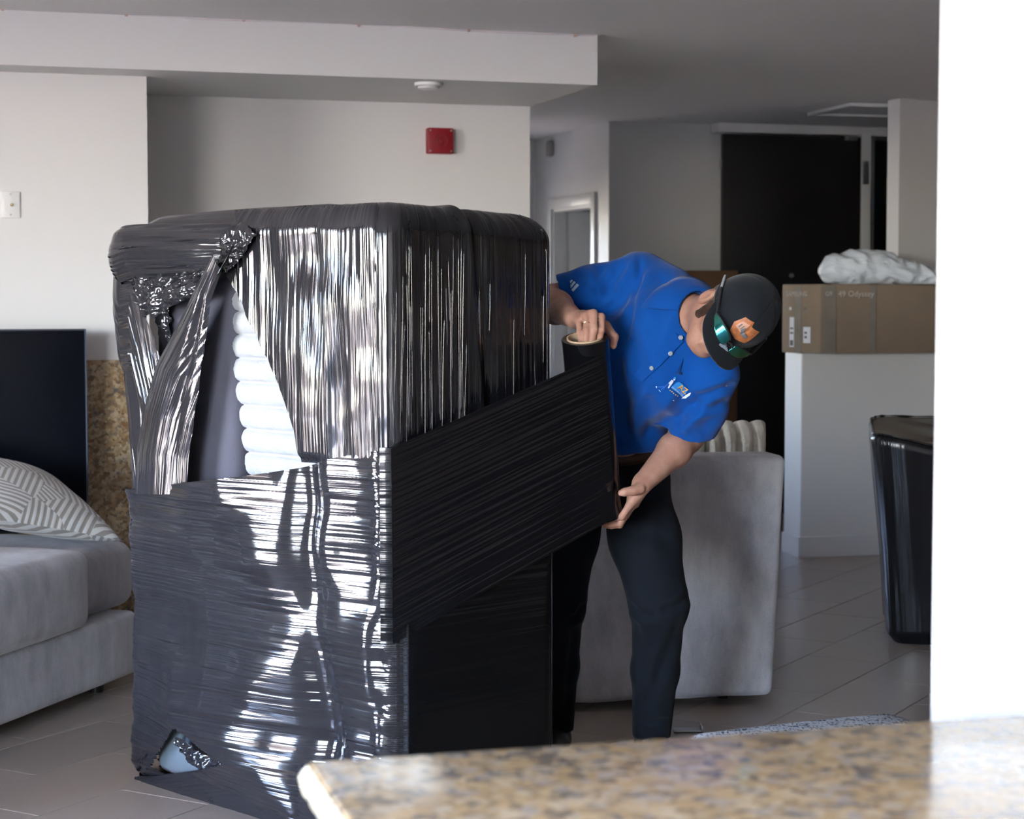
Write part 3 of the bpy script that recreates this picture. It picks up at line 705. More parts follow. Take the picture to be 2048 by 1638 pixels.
block('backrest', s0-sn*0.84-sd_*0.15+Z*(zb-0.03), sn, sd_, Z, 0.22, 2.15, 0.5, 0.06, M['velvet'], sofa, puff=(0.02, 0.01, 0.02), wob=0.006, seed=9)
# patterned pillow lying on the seat
m, t, b = nt('striped_patchwork'); b.inputs['Roughness'].default_value = 0.85; b.inputs['Sheen Weight'].default_value = 0.3
uvn = t.nodes.new('ShaderNodeUVMap'); uvn.uv_map = 'UVMap'; vo = t.nodes.new('ShaderNodeTexVoronoi'); vo.inputs['Scale'].default_value = 3.4; vo.voronoi_dimensions = '2D'; L(t, uvn.outputs[0], vo.inputs['Vector'])
se = t.nodes.new('ShaderNodeSeparateColor'); L(t, vo.outputs['Color'], se.inputs[0])
an = t.nodes.new('ShaderNodeMath'); an.operation = 'MULTIPLY'; an.inputs[1].default_value = 6.0; L(t, se.outputs[0], an.inputs[0])
vr = t.nodes.new('ShaderNodeVectorRotate'); vr.rotation_type = 'Z_AXIS'; L(t, uvn.outputs[0], vr.inputs['Vector']); L(t, an.outputs[0], vr.inputs['Angle'])
wv = t.nodes.new('ShaderNodeTexWave'); wv.inputs['Scale'].default_value = 7.5; wv.inputs['Distortion'].default_value = 0.4; L(t, vr.outputs[0], wv.inputs['Vector'])
cc = ramp(t, wv.outputs['Fac'], [(0.40, (0.30, 0.28, 0.25)), (0.58, (0.66, 0.66, 0.64))]); L(t, cc, b.inputs['Base Color']); bump(t, b, wv.outputs['Fac'], 0.25, 0.004); M['patch'] = m
zst = zt1
pc = onplane(60, 1080, s0-sn*0.4, sn); pc.z = zst
def pillow(name, c, ex, ey, sx, sy, th, m, parent=None, n=40, ribs=0):
    ez = Vector(ex).cross(Vector(ey)).normalized(); vs, uv = [], []
    for sgn in (1, -1):
        for i in range(n+1):
            for j in range(n+1):
                x, y = -1+2*i/n, -1+2*j/n
                pinch = 1-0.10*(x*x)*(1-y*y)-0.10*(y*y)*(1-x*x)
                pr = (max(0, 1-abs(x)**2.4)*max(0, 1-abs(y)**2.4))**0.55
                pr += 0.05*float(vnoise(x*2.5, y*2.5, 4))*pr
                vs.append(Vector(c)+Vector(ex)*(x*sx/2*(1-0.07*(1-y*y)))+Vector(ey)*(y*sy/2*(1-0.07*(1-x*x)))+ez*(sgn*th/2*pr)); uv.append((i/n+ (2 if sgn < 0 else 0), j/n))
    f = grid(n+1, n+1); k = (n+1)**2
    return mesh(name, vs, [q for q in f]+[tuple(k+i for i in reversed(q)) for q in f], m, parent, uv=uv)
lean = math.radians(20)
pe1 = (sd_*math.cos(math.radians(30))+sn*math.sin(math.radians(30))).normalized()
pe1 = (pe1*math.cos(math.radians(13))-Z*math.sin(math.radians(13))).normalized()
pside = Vector((-pe1.y, pe1.x, 0)).normalized()
pe2 = (pside*math.cos(lean)+Z*math.sin(lean)).normalized()
pw = pillow('patterned_pillow', Vector((0, 0, 0)), pe1, pe2, 0.60, 0.60, 0.19, M['patch'])
me = pw.data; zmin = min(v.co.z for v in me.vertices)
tgt = P(246, 1062, 6.95)
ends = max(me.vertices, key=lambda v: pix(v.co+Vector((-1.6, 6.5, 0.6)))[0]).co
pw.location = Vector((tgt.x-ends.x, tgt.y-ends.y, zst-zmin-0.025))
tag(pw, 'grey and white pillow with slanting stripe patches on the grey sofa', 'pillow')

# ------------------------------------------------------------------ sofa back standing behind the worker
ga, gb = G(1140, 1408, 0.03), G(1547, 1392, 0.03); gx = (gb-ga).normalized(); gy = Vector((-gx.y, gx.x, 0))
gl = ga - gx*0.30; gw = (gb-gl).length
gs = empty('grey_armchair', (gl+gb)/2, 'pale grey plush chair seen from behind, between the worker and the half wall', 'chair')
ztp = onplane(1500, 912, ga, gy).z
vs, fs = rbox_data(gw, 0.2, ztp-0.03, 0.028, 14, (0, 0.008, 0.004)); out = []
for v in vs:
    k = (v.z+(ztp-0.03)/2)/(ztp-0.03); x = v.x*(1+0.0*k)+(0.042*k if v.x > 0 else -0.042*k); y = v.y
    y += 0.003*float(vnoise(v.x*6, v.z*6, 3)); z = v.z + 0.004*float(vnoise(v.x*9, 1, 8))*(v.z < -0.3)
    out.append((gl+gb)/2+gx*x+gy*(y+0.1)+Z*(z+(ztp-0.03)/2))
mesh('backrest', out, fs, M['velvet'], gs)
block('seat', (gl+gb)/2+gy*0.55+Z*0.05, gx, gy, Z, gw-0.02, 0.72, 0.36, 0.04, M['velvet'], gs, puff=(0, 0, 0.015))
for i in (0.12, 0.86):
    for d_ in (0.14, 0.82): lathe('foot', Vector((gl.x, gl.y, 0))+gx*gw*i+gy*d_, Z, [(0.02, 0), (0.026, 0.07)], M['black_plastic'], gs, 12)
def ribbed(name, c, ex, ey, ez, w, h, d, nr, m, parent=None, vertical=True, amp=0.5, fuzz=0.004, seam=False):
    """plush cushion of rounded rolls: ex across, ez up, ey depth; rolls follow ez when vertical"""
    nu, nv = nr*14, 40; vs = []
    for sgn in (-1, 1):
        for i in range(nu+1):
            for j in range(nv+1):
                a, b_ = i/nu, j/nv
                ph = (a*nr) % 1.0; rib = math.sqrt(max(0.0, 1-(2*ph-1)**2))
                e = (max(0, 1-abs(2*b_-1)**5))**0.5
                edge = (max(0, 1-abs(2*a-1)**14))**0.5
                th = d/2*e*edge*(1-amp+amp*rib)
                if seam: th *= 1-0.10*math.exp(-((b_-0.46)/0.012)**2)
                ln = h*(0.94+0.06*rib)
                th += fuzz*float(vnoise(a*nr*9, b_*60, 2))*e*edge
                p = Vector(c)+Vector(ex)*((a-0.5)*w)+Vector(ez)*((b_-0.5)*ln)+Vector(ey)*(sgn*th)
                vs.append(p)
    f = grid(nu+1, nv+1); k = (nu+1)*(nv+1)
    return mesh(name, vs, [q[::-1] for q in f]+[tuple(k+i for i in q) for q in f], m, parent)
cz = onplane(1480, 845, ga+gy*0.28, gy).z
cA = onplane(1378, 880, ga+gy*0.28, gy); cB = onplane(1541, 880, ga+gy*0.28, gy); wC = (cB-cA).dot(gx)
tl = math.radians(10); cez = (Z*math.cos(tl)-gy*math.sin(tl)); cey = gy*math.cos(tl)+Z*math.sin(tl)
hC = (cz-0.40)/math.cos(tl)
cc_ = Vector((cB.x, cB.y, 0.405))-gx*(wC+0.30)/2+gy*0.16+cez*hC/2
rc = ribbed('ribbed_cushion', cc_, gx, cey, cez, wC+0.30, hC, 0.20, 10, M['cream_plush'], fuzz=0.010)
tag(rc, 'cream ribbed plush cushion showing above the back of the grey chair', 'cushion')

# ------------------------------------------------------------------ wrapped chair half hidden by the column
wc0 = G(1772, 1292, 0); wcx = Vector((math.cos(math.radians(-9)), math.sin(math.radians(-9)), 0)); wcy = Vector((-wcx.y, wcx.x, 0))
wch = empty('wrapped_armchair', wc0+wcx*0.3+wcy*0.3, 'armchair wrapped in black film, half hidden behind the white column', 'chair')
def wrapped_tub(n_a=120, n_z=44):
    vs, uv = [], []; W_, D_ = 0.80, 0.80
    zt = onplane(1735, 872, wc0, wcy).z
    def sq(a, w, d, e):
        c, s = math.cos(a), math.sin(a); return (w/2*math.copysign(abs(c)**e, c), d/2*math.copysign(abs(s)**e, s))
    for i in range(n_a):
        a = 2*math.pi*i/n_a
        for j in range(n_z+1):
            k = j/n_z
            if k < 0.06: sc_, z = 0.80+0.10*(k/0.06), 0.05*(k/0.06)
            elif k <= 0.72: kk = (k-0.06)/0.66; sc_, z = 0.88+0.20*kk, 0.05+(zt-0.05)*kk
            else: kk = (k-0.72)/0.28; sc_, z = 1.08*(1-kk), zt-0.025*math.sin(kk*math.pi)+0.05*kk
            x, y = sq(a, W_*sc_, D_*sc_, 0.24)
            zz = z + (0.05*max(0, y/D_+0.1) + 0.012*math.sin(x*14))*(k > 0.6)*min(1, (k-0.6)*6) - 0.11*(x/W_+0.5)*min(1, max(0, (k-0.3)/0.42))*(0.5-y/D_) + 0.035*math.exp(-((x+0.1)/0.12)**2)*max(0, y/D_)*(k > 0.72)
            r_ = 1+0.022*float(vnoise(i*0.12, k*2.2, 5))-0.02*math.sin(math.pi*min(1, k/0.72))+0.006*float(vnoise(i*1.1, k*1.5, 6))
            vs.append(wc0+wcx*(x*r_+W_/2*0.92-0.01)+wcy*(y*r_+D_/2*0.92)+Z*zz); uv.append((k*1.2+0.25*i/n_a, i/n_a*2.8))
    f = grid(n_a, n_z+1, True); return vs, f, uv
vs, fs, uv = wrapped_tub(); mesh('film_wrap', vs, fs, M['film_chair'], wch, uv=uv)
bm = bmesh.new()
pts = [v for k_, v in enumerate(vs) if k_ % 45 == 32]; add_tube(bm, [p+Z*0.004 for p in pts], [0.0015+0.004*abs(float(vnoise(i*0.4, 0, 3))) for i in range(len(pts))], 6, closed=True)
bm_obj('rim_fold', bm, M['film_chair'], wch, smooth=True)

# ------------------------------------------------------------------ woven ottoman just beyond the counter
oy = 4.35; ot = P(1800, 1436, oy+0.42); oc = Vector((P(1712, 1428, oy).x, oy+0.20, 0))
m, t, b = nt('grey_boucle_weave'); b.inputs['Roughness'].default_value = 0.85
vec = coords(t, (1, 1, 1)); wv1 = noise(t, coords(t, (30, 160, 30)), 1.0, 2); wv2 = noise(t, coords(t, (170, 40, 40)), 1.0, 2)
ad = t.nodes.new('ShaderNodeMath'); ad.operation = 'ADD'; L(t, wv1, ad.inputs[0]); L(t, wv2, ad.inputs[1])
L(t, ramp(t, ad.outputs[0], [(0.85, (0.04, 0.045, 0.05)), (1.1, (0.42, 0.45, 0.49))]), b.inputs['Base Color']); bump(t, b, ad.outputs[0], 0.6, 0.004); M['weave'] = m
otm = empty('woven_ottoman', oc, 'grey and white woven ottoman peeking over the granite counter', 'ottoman')
ovx = Vector((math.cos(math.radians(24)), math.sin(math.radians(24)), 0)); ovy = Vector((-ovx.y, ovx.x, 0))
block('cushion_top', oc+Z*(ot.z-0.16), ovx, ovy, Z, 0.66, 0.5, 0.155, 0.06, M['weave'], otm, puff=(0, 0, 0.012))
block('body', oc+Z*0.06, ovx, ovy, Z, 0.62, 0.46, ot.z-0.23, 0.04, M['weave'], otm)
for i in (-0.24, 0.24):
    for j in (-0.16, 0.16): lathe('foot', oc+ovx*i+ovy*j, Z, [(0.015, 0), (0.022, 0.07)], M['black_plastic'], otm, 12)

# ------------------------------------------------------------------ boxes in the background
bc = G(1640, 708, zhw); bh = onplane(1640, 569, bc, Vector((0, 1, 0))).z - zhw
bxd = hr.copy(); byd = Vector((-bxd.y, bxd.x, 0)); byd = (byd*0.9 + hlv.normalized()*0.3).normalized()
lf = onplane(1560, 640, bc, Vector((0, 1, 0)))
byd = Vector((lf.x-bc.x, 0.0, 0)); byd = Vector((byd.x, 0.30, 0)).normalized(); bwid = abs(lf.x-bc.x)/abs(byd.x)*0.80
carton = empty('cardboard_carton', bc+bxd*0.5, 'long taped cardboard carton on top of the half wall', 'box')
def par(name, o, a, b_, c, m, parent=None, bev=0): return box(name, o, a, b_, c, m, parent, bev)
par('carton_body', bc+Z*0.002, bxd*1.25, byd*bwid, Z*bh, M['card'], carton, 0.006)
fn = Vector((bxd.y, -bxd.x, 0)); sn_ = Vector((-byd.y, byd.x, 0)); sn_ = sn_ if sn_.y < 0 else -sn_
def oncf(px, py): return onplane(px, py, bc+fn*0.0015, fn)
def oncs(px, py): return onplane(px, py, bc+sn_*0.0015, sn_)
def quad(name, pts, m, parent): return mesh(name, pts, [tuple(range(len(pts)))], m, parent, smooth=False)
def strip(name, o, ex, wd, ht, n, m, parent):
    return box(name, Vector(o), Vector(ex).normalized()*wd, -n*0.0012, Z*ht, m, parent)
zlo, zhi = zhw+0.003, zhw+bh-0.004
p = oncf(1646, 640); p2 = oncf(1672, 640); strip('tape', Vector((p.x, p.y, zlo)), bxd, (p2-p).dot(bxd), bh-0.008, -fn, M['tape'], carton)
p = oncf(1740, 640); strip('tape', Vector((p.x, p.y, zlo)), bxd, 0.035, bh-0.008, -fn, M['tape'], carton)
p = oncs(1590, 640); strip('tape', Vector((p.x, p.y, zlo)), byd, -0.05, bh-0.008, -sn_, M['tape'], carton)
def patch(name, c, ex, w, h, n, m, parent, rot=0): 
    ex = Vector(ex).normalized(); return box(name, Vector(c)-ex*w/2-Z*h/2+n*0.0012, ex*w, n*0.0008, Z*h, m, parent)
patch('shipping_label', oncs(1584, 664), byd, 0.035, 0.165, sn_, M['paper'], carton); patch('shipping_label', oncs(1614, 670), byd, 0.055, 0.088, sn_, M['paper'], carton)
for dz in (0.02, -0.005, -0.06): patch('label_print', oncs(1584, 664)+Z*dz+sn_*0.0012, byd, 0.024, 0.010 if dz > -0.05 else 0.03, sn_, M['ink'], carton)
for dz in (0.012, -0.012): patch('label_print', oncs(1612, 670)+Z*dz+sn_*0.0012, byd, 0.02, 0.012, sn_, M['ink'], carton)
for px in (1581, 1610): lathe('hand_hole', oncs(px, 617)+sn_*0.0005, sn_, [(0.010, 0), (0.010, 0.001), (0, 0.001)], M['ink'] if px > 1600 else M['paper'], carton, 14)
lettering('lettering', 'SAMSUNG', oncs(1594, 588), -byd, Z, 0.036, M['white_ink'], carton, 0.003)
lettering('lettering', 'G9', oncf(1657, 588), bxd, Z, 0.034, M['white_ink'], carton, 0.003)
lettering('lettering', '49 Odyssey', oncf(1712, 588), bxd, Z, 0.045, M['white_ink'], carton, 0.003)
# clear plastic bag lying on the carton
bagc = Vector((oncf(1765, 570).x, oncf(1765, 570).y, zhw+bh)) + byd*0.5*bwid - Vector((0, 0.08, 0))
fd = Field((bagc.x-0.5, bagc.y-0.35, bagc.z-0.03), (bagc.x+0.6, bagc.y+0.35, bagc.z+0.28), 0.009)
zt = bagc.z
for dx, dy, dz, rx, ry, rz in ((-0.17, 0, 0.075, 0.09, 0.11, 0.085), (-0.05, 0.0, 0.09, 0.14, 0.13, 0.10), (0.08, 0.0, 0.085, 0.13, 0.12, 0.095), (0.2, 0, 0.06, 0.13, 0.12, 0.07), (0.33, 0, 0.045, 0.12, 0.1, 0.05)):
    fd.ell(bagc+Vector((dx, dy, dz)), ((1, 0, 0), (0, 1, 0), (0, 0, 1)), (rx, ry, rz), 0.05)
fd.cut((0, 0, zt+0.001), (0, 0, -1)); v_, f_ = fd.surf(2); nn = vnormals(v_, f_)
wr = vnoise(v_[:, 0]*9+v_[:, 2]*14, v_[:, 2]*10-v_[:, 0]*5, 3)+0.6*vnoise(v_[:, 0]*22+v_[:, 1]*9, v_[:, 2]*30, 5)
v_ = v_+nn*(0.010*(1-np.abs(wr)*2))[:, None]; v_[:, 2] = np.maximum(v_[:, 2], zt+0.002)
m, t, b = nt('milky_plastic'); b.inputs['Base Color'].default_value = (0.80, 0.86, 0.92, 1); b.inputs['Roughness'].default_value = 0.16; b.inputs['Transmission Weight'].default_value = 0.15; b.inputs['Alpha'].default_value = 1
bump(t, b, noise(t, coords(t, (1, 1, 2)), 14, 4, 0.6, 1.5), 0.6, 0.02); M['bag'] = m
bag = empty('plastic_bag', bagc, 'milky clear plastic bag lying on the cardboard carton', 'bag')
mesh('bag_film', v_, f_, M['bag'], bag)
p = P(1684, 541, bagc.y); box('yellow_tag', p+Vector((-0.006, -0.02, -0.02)), (0.02, 0, 0), (0, 0.03, 0), (0.006, 0, 0.055), M['yellow'], bag, bev=0.003)
# tall brown carton leaning by the entrance door
t0 = onplane(1475, 800, d0-V*0.25, V); ztl = onplane(1420, 541, d0-V*0.25, V).z; tl0 = onplane(1330, 800, d0-V*0.25, V)
tall = empty('tall_carton', Vector((t0.x, t0.y, 0)), 'tall brown cardboard carton standing behind the worker by the black door', 'box')
box('carton_body', Vector((tl0.x, tl0.y, 0)), U*(t0-tl0).dot(U), V*0.22, Z*ztl, M['card2'], tall, bev=0.006)
box('top_seam_tape', Vector((tl0.x, tl0.y, ztl))+V*0.085, U*(t0-tl0).dot(U), V*0.05, Z*0.0015, M['tape'], tall)
# flat strip on the floor behind the worker's shoe
p = G(1348, 1466, 0); st = empty('metal_bracket', p, 'small dark metal bracket lying on the tiles by the worker\'s foot', 'bracket')
box('plate', p+Z*0.001, (0.095, 0.0, 0), (0, 0.05, 0), Z*0.006, M['steel'], st, bev=0.001); box('upturned_end', p+Vector((0.09, 0, 0.001)), (0.006, 0, 0), (0, 0.05, 0), Z*0.022, M['steel'], st, bev=0.001)
# ------------------------------------------------------------------ the sofa section standing on end, wrapped in black film
CN, CL = Vector((-0.32, 4.88, 0)), Vector((-1.15, 5.70, 0))
XA = (CL-CN).normalized(); YA = Vector((XA.y, -XA.x, 0)); YA = YA if YA.x > 0 else -YA     # XA along the wide face, YA along the narrow one
LX, LY, ZT, RC, RT = (CL-CN).length, 0.625, 1.685, 0.06, 0.07
wrap = empty('wrapped_sofa', CN+XA*LX/2+YA*LY/2, 'tall sofa section stood on end and wrapped in shiny black stretch film', 'sofa')
def peri(s):
    """outline, s=0 at the near corner; +s runs along the narrow face (right), -s along the wide face (left). returns x, y, nx, ny"""
    a, b = LX-2*RC, LY-2*RC; q = math.pi/2*RC
    segs = [(q/2, 'c', (RC, RC), 225), ]
    tot = 2*(a+b)+4*q; s = s % tot
    # start in the middle of the near corner, heading to the narrow face: x=0 side, y grows
    parts = [('arc', RC, RC, 225, 180, q/2), ('line', 0, RC, 0, RC+b, b), ('arc', RC, LY-RC, 180, 90, q), ('line', RC, LY, LX-RC, LY, a),
             ('arc', LX-RC, LY-RC, 90, 0, q), ('line', LX, LY-RC, LX, RC, b), ('arc', LX-RC, RC, 0, -90, q), ('line', LX-RC, 0, RC, 0, a), ('arc', RC, RC, 270, 225, q/2)]
    for p in parts:
        ln = p[-1]
        if s <= ln+1e-9:
            k = s/ln
            if p[0] == 'arc':
                an = math.radians(p[3]+(p[4]-p[3])*k); return p[1]+RC*math.cos(an), p[2]+RC*math.sin(an), math.cos(an), math.sin(an)
            dx, dy = p[3]-p[1], p[4]-p[2]; l = math.hypot(dx, dy); return p[1]+dx*k, p[2]+dy*k, -dy/l, dx/l
        s -= ln
    return RC, RC, -0.7, -0.7
_tot = 2*(LX-2*RC+LY-2*RC)+2*math.pi*RC
def S(s, w, off=0.0):
    """point of the wrapped block: s around, w up the wall and on over the top"""
    x, y, nx, ny = peri(s); z1 = ZT-RT
    if w <= z1: z, ins, nz, nh = w, 0.0, 0.0, 1.0
    elif w <= z1+RT*math.pi/2: a = (w-z1)/RT; z, ins, nz, nh = z1+RT*math.sin(a), RT*(1-math.cos(a)), math.sin(a), math.cos(a)
    else: z, ins, nz, nh = ZT, RT+(w-z1-RT*math.pi/2), 1.0, 0.0
    if w < 0.05: ins = 0.03*(1-w/0.05)**2; 
    hm = LY/2-0.001; mx, my = min(max(x, hm), LX-hm), min(max(y, hm), LY-hm); k = min(1, ins/hm)
    x, y = x+(mx-x)*k, y+(my-y)*k
    # the piece sags: the top drops a little to the far left, the wide side is soft
    z -= (0.03*max(0, (x-LX*0.55)/LX)+0.024*max(0, y/LY))*(z/ZT)
    x += 0.05*max(0, (x-LX*0.6)/(LX*0.4))*min(1, max(0, (z-0.75)/0.5))**1.5
    return CN+XA*(x+nx*off*nh)+YA*(y+ny*off*nh)+Z*(z+off*nz)
WTOP = ZT-RT+RT*math.pi/2
s_face0 = -(math.pi/4*RC)                   # where the wide face starts (s negative from here)
PLN = YA*-1.0                               # outward normal of the wide face
def wf(px, py, off=0.0): return onplane(px, py, CN+PLN*off, PLN)
def to_s(p): return -((p-CN).dot(XA)-RC+math.pi/4*RC)
def s_of(px, py): return to_s(wf(px, py))
def interp(tab, x):
    xs, ys = zip(*tab); return float(np.interp(x, xs, ys))
# soft shape of the wide face: bulge of cushions under the lower film
def soft(s, z):
    k = -s-math.pi/4*RC; 
    if k < -0.02 or k > LX: return 0.0
    e = math.sin(math.pi*min(1, max(0, k/(LX-RC))))
    g = 0.012*e
    u = k
    g += 0.030*math.exp(-((u-0.34)/0.14)**2)*(0.6+0.4*math.sin(z*19.0))*(z < 1.02)*min(1, max(0, (1.02-z)*5+0.2))
    g -= 0.035*math.exp(-((u-0.205)/0.05)**2)*(z < 1.02)*(0.7+0.3*math.sin(z*8))
    g += 0.012*float(vnoise(u*5, z*4, 11))
    g -= 0.018*math.exp(-((u-0.80)/0.06)**2-((z-0.42)/0.12)**2)
    return g
# the same surface for whole arrays
_ts = np.linspace(0, _tot, 6000); _tb = np.array([peri(min(x, _tot-1e-7)) for x in _ts])
def S_np(s, w, off):
    s = np.asarray(s, float); sm_ = np.mod(s, _tot); x, y, nx, ny = [np.interp(sm_, _ts, _tb[:, k]) for k in range(4)]
    z1 = ZT-RT; a = np.clip((w-z1)/RT, 0, math.pi/2); over = np.maximum(0, w-z1-RT*math.pi/2)
    z = np.where(w <= z1, w, z1+RT*np.sin(a)); ins = RT*(1-np.cos(a))+over; nz, nh = np.sin(a), np.cos(a)
    ins = np.where(w < 0.05, 0.03*(1-w/0.05)**2, ins)
    hm = LY/2-0.001; mx, my = np.clip(x, hm, LX-hm), np.clip(y, hm, LY-hm); k = np.minimum(1, ins/hm)
    x, y = x+(mx-x)*k, y+(my-y)*k
    z = z-(0.03*np.maximum(0, (x-LX*0.55)/LX)+0.024*np.maximum(0, y/LY))*(z/ZT)
    x = x+0.05*np.maximum(0, (x-LX*0.6)/(LX*0.4))*np.clip((z-0.75)/0.5, 0, 1)**1.5
    X, Y_, Zc = x+nx*off*nh, y+ny*off*nh, z+off*nz
    o = np.array(CN); return np.stack([o[t]+X*XA[t]+Y_*YA[t]+(Zc if t == 2 else 0) for t in range(3)], -1)
def soft_np(s, z):
    u = -s-math.pi/4*RC; e = np.sin(math.pi*np.clip(u/(LX-RC), 0, 1)); lowm = (z < 1.02)
    g = 0.012*e + 0.034*np.exp(-((u-0.36)/0.15)**2)*(0.6+0.4*np.sin(z*19.0))*lowm*np.clip((1.02-z)*5+0.2, 0, 1)
    g = g-0.040*np.exp(-((u-0.205+0.03*np.sin(z*5))/0.05)**2)*lowm*(0.7+0.3*np.sin(z*8)) + 0.016*vnoise(u*5, z*4, 11)+0.006*vnoise(u*11, z*9, 12)
    st_ = np.clip((u-0.22)/0.36, 0, 1); st_ = st_*st_*(3-2*st_); dn = np.clip((u-0.62)/0.42, 0, 1); dn = dn*dn*(3-2*dn)
    g = g+0.062*st_*(1-dn)*np.clip((1.04-z)*8, 0, 1)*(0.75+0.25*np.sin(z*7+1))*np.clip(z*6, 0.2, 1)
    g = g-0.006*np.exp(-((u-0.80)/0.06)**2-((z-0.42)/0.12)**2)
    return np.where((u < -0.02) | (u > LX), 0.0, g)
# inner sofa seen through the openings: lining panel set back, blocks at the ends
core = mesh('sofa_core', *rbox_data(LX-0.05, LY-0.20, ZT-0.07, 0.05, 10), M['sofa_lining'], wrap)
for v in core.data.vertices: v.co = CN+XA*(v.co.x+LX/2)+YA*(v.co.y+LY/2+0.075)+Z*(v.co.z+ZT/2-0.005)
# rounded arm of the sofa inside the upper opening
ap = wf(395, 660); al_ = wf(345, 690)
block('sofa_arm', CN+XA*((wf(455, 900)-CN).dot(XA)+0.20)+YA*0.075+Z*0.30, XA, YA, Z, 0.40, 0.09, 1.215, 0.04, M['sofa_lining'], wrap, n=6)
block('corner_upholstery', CN+XA*((wf(375, 1500)-CN).dot(XA))+YA*0.05+Z*0.02, XA, YA, Z, 0.36, 0.09, 0.30, 0.04, M['sofa_fabric'], wrap, n=6)
# upper hood: upright pull over the near corner, the narrow face and the top
hood_edge = [(935, 612), (860, 600), (800, 578), (720, 543), (640, 506), (580, 474), (545, 458), (520, 468), (500, 490)]
tab = []
for y, x in hood_edge:
    p = wf(x, y); tab.append((p.z, to_s(p)))
tab = sorted(tab)
zb_of = lambda s: 0.0
band_px = [(255, 975), (330, 968), (420, 960), (520, 950), (612, 935), (640, 925), (700, 912), (775, 897)]
bt = sorted([(to_s(wf(x, y)), wf(x, y).z) for x, y in band_px])
bz_near = wf(775, 897).z
def band_top(s):
    if s <= bt[-1][0]: return interp(bt, s)
    return bz_near + 0.0*s
NS, NW = 1250, 90
s_hi = LY+0.42
kw = np.linspace(0, 1, NW+1); w1 = 1.0+(WTOP+0.235-1.0)*kw; z1_ = np.minimum(w1, ZT)
slv = np.where(z1_ < ZT-0.06, np.interp(z1_, [q[0] for q in tab], [q[1] for q in tab]), tab[-1][1]-(w1-(ZT-0.06))*1.2); slv = np.maximum(slv, -1.02)
kk = np.linspace(0, 1, NS+1); sg0 = -1.02+(s_hi+1.02)*kk; Sg = np.maximum(sg0[None], slv[:, None]); clamped = (sg0[None] <= slv[:, None]).reshape(-1); Wg = w1[:, None]+0*Sg; Zg = np.minimum(Wg, ZT); onw = Sg < 0
r = np.where(onw, 0.0022, 0.0013)*(vnoise(Sg*70+Wg*0.6, Wg*1.1, 2)+0.75*vnoise(Sg*150+Wg, Wg*1.6, 4)) + 0.006*vnoise(Sg*20, Wg*0.9, 9)*np.where(onw, 1, 0.3)
r = r*np.clip((WTOP-Wg)*6+0.25, 0, 1)
lift = 0.010+np.where(onw, 0.020*np.sin(math.pi*np.clip(-Sg/0.42, 0, 1))*np.sin(math.pi*np.clip((Zg-0.9)/0.75, 0, 1))-0.03*np.exp(-((Sg+0.16)/0.035)**2)*np.exp(-((Zg-1.15)/0.24)**2)-0.016*np.exp(-((Sg+0.25+0.1*(Zg-1.4))/0.035)**2)*np.exp(-((Zg-1.42)/0.22)**2), 0)
pc_ = 0.27+0.10*(1.6-Zg); lift = lift+np.where(onw, 0, 0.008*np.exp(-((Sg-pc_)/0.016)**2)-0.006*np.exp(-((Sg-pc_-0.035)/0.02)**2))
vs = S_np(Sg, Wg, lift+r+0.6*np.where(Wg < ZT, soft_np(Sg, Wg), 0)).reshape(-1, 3); uv = np.stack([Wg, Sg+Wg*0.02], -1).reshape(-1, 2)
fs = [f for f in grid(NW+1, NS+1) if not (clamped[f[0]] and clamped[f[1]] and clamped[f[2]] and clamped[f[3]])]
hood = mesh('film_hood', vs, [f[::-1] for f in fs], [M['film_v'], M['film_n']], wrap, uv=uv)
for p_ in hood.data.polygons:
    if uv[p_.vertices[0]][1]-0.02*uv[p_.vertices[0]][0] > 0.03: p_.material_index = 1
# rope-like pleats pulled tight down the film
rnd = random.Random(5); bm = bmesh.new()
for k in range(64):
    s = rnd.choice([rnd.uniform(0.03, 0.25), rnd.uniform(0.03, LY-0.02), rnd.uniform(-0.03, 0.03)]); rr_ = rnd.choice([0.0007, 0.0009, 0.0012, 0.0017]); za = rnd.uniform(1.0, 1.12) if rnd.random() < 0.75 else rnd.uniform(1.1, 1.4); zb_ = rnd.uniform(1.3, WTOP+0.01); dr_ = rnd.uniform(-0.012, 0.012)
    if zb_ < za+0.08: zb_ = za+0.1
    ss = np.linspace(0, 1, 12); pts = S_np(s+dr_*ss, za+(zb_-za)*ss, 0.0118+0.0006*np.sin(ss*9+k)); add_tube(bm, [Vector(q) for q in pts], [rr_*(0.25+0.75*math.sin(math.pi*min(1, 0.12+x*0.8))) for x in ss], 6)
po = bm_obj('film_pleats', bm, M['film_pleat'], wrap, smooth=True); po['kind'] = 'stuff'
# lower band: level pull
NS, NW = 190, 420
tear = [(300, 1533), (347, 1456), (372, 1474), (405, 1502), (445, 1528), (395, 1545), (330, 1548)]
def inpoly(x, y, pg):
    c = False; n = len(pg)
    for i in range(n):
        x1, y1 = pg[i]; x2, y2 = pg[i-1]
        if (y1 > y) != (y2 > y) and x < (x2-x1)*(y-y1)/(y2-y1)+x1: c = not c
    return c
s_lo2, s_hi2 = -(LX+0.25), LY+0.5
ta = wf(350, 1500); tas, taz = to_s(ta), ta.z
s1 = np.linspace(s_lo2, s_hi2, NS+1)
zt1_ = np.where(s1 <= bt[-1][0], np.interp(s1, [q[0] for q in bt], [q[1] for q in bt]), bz_near)
zt1_ = np.where(s1 > -0.02, np.interp(s1, [-0.02, 0.06, LY, LY+0.5], [bz_near, P(785, 1040, 4.88).z, P(1100, 905, 5.31).z, P(1100, 905, 5.31).z]), zt1_)
kz = np.linspace(0, 1, NW+1); Zg = zt1_[:, None]*kz[None]; Sg = s1[:, None]+0*Zg; on = Sg < 0
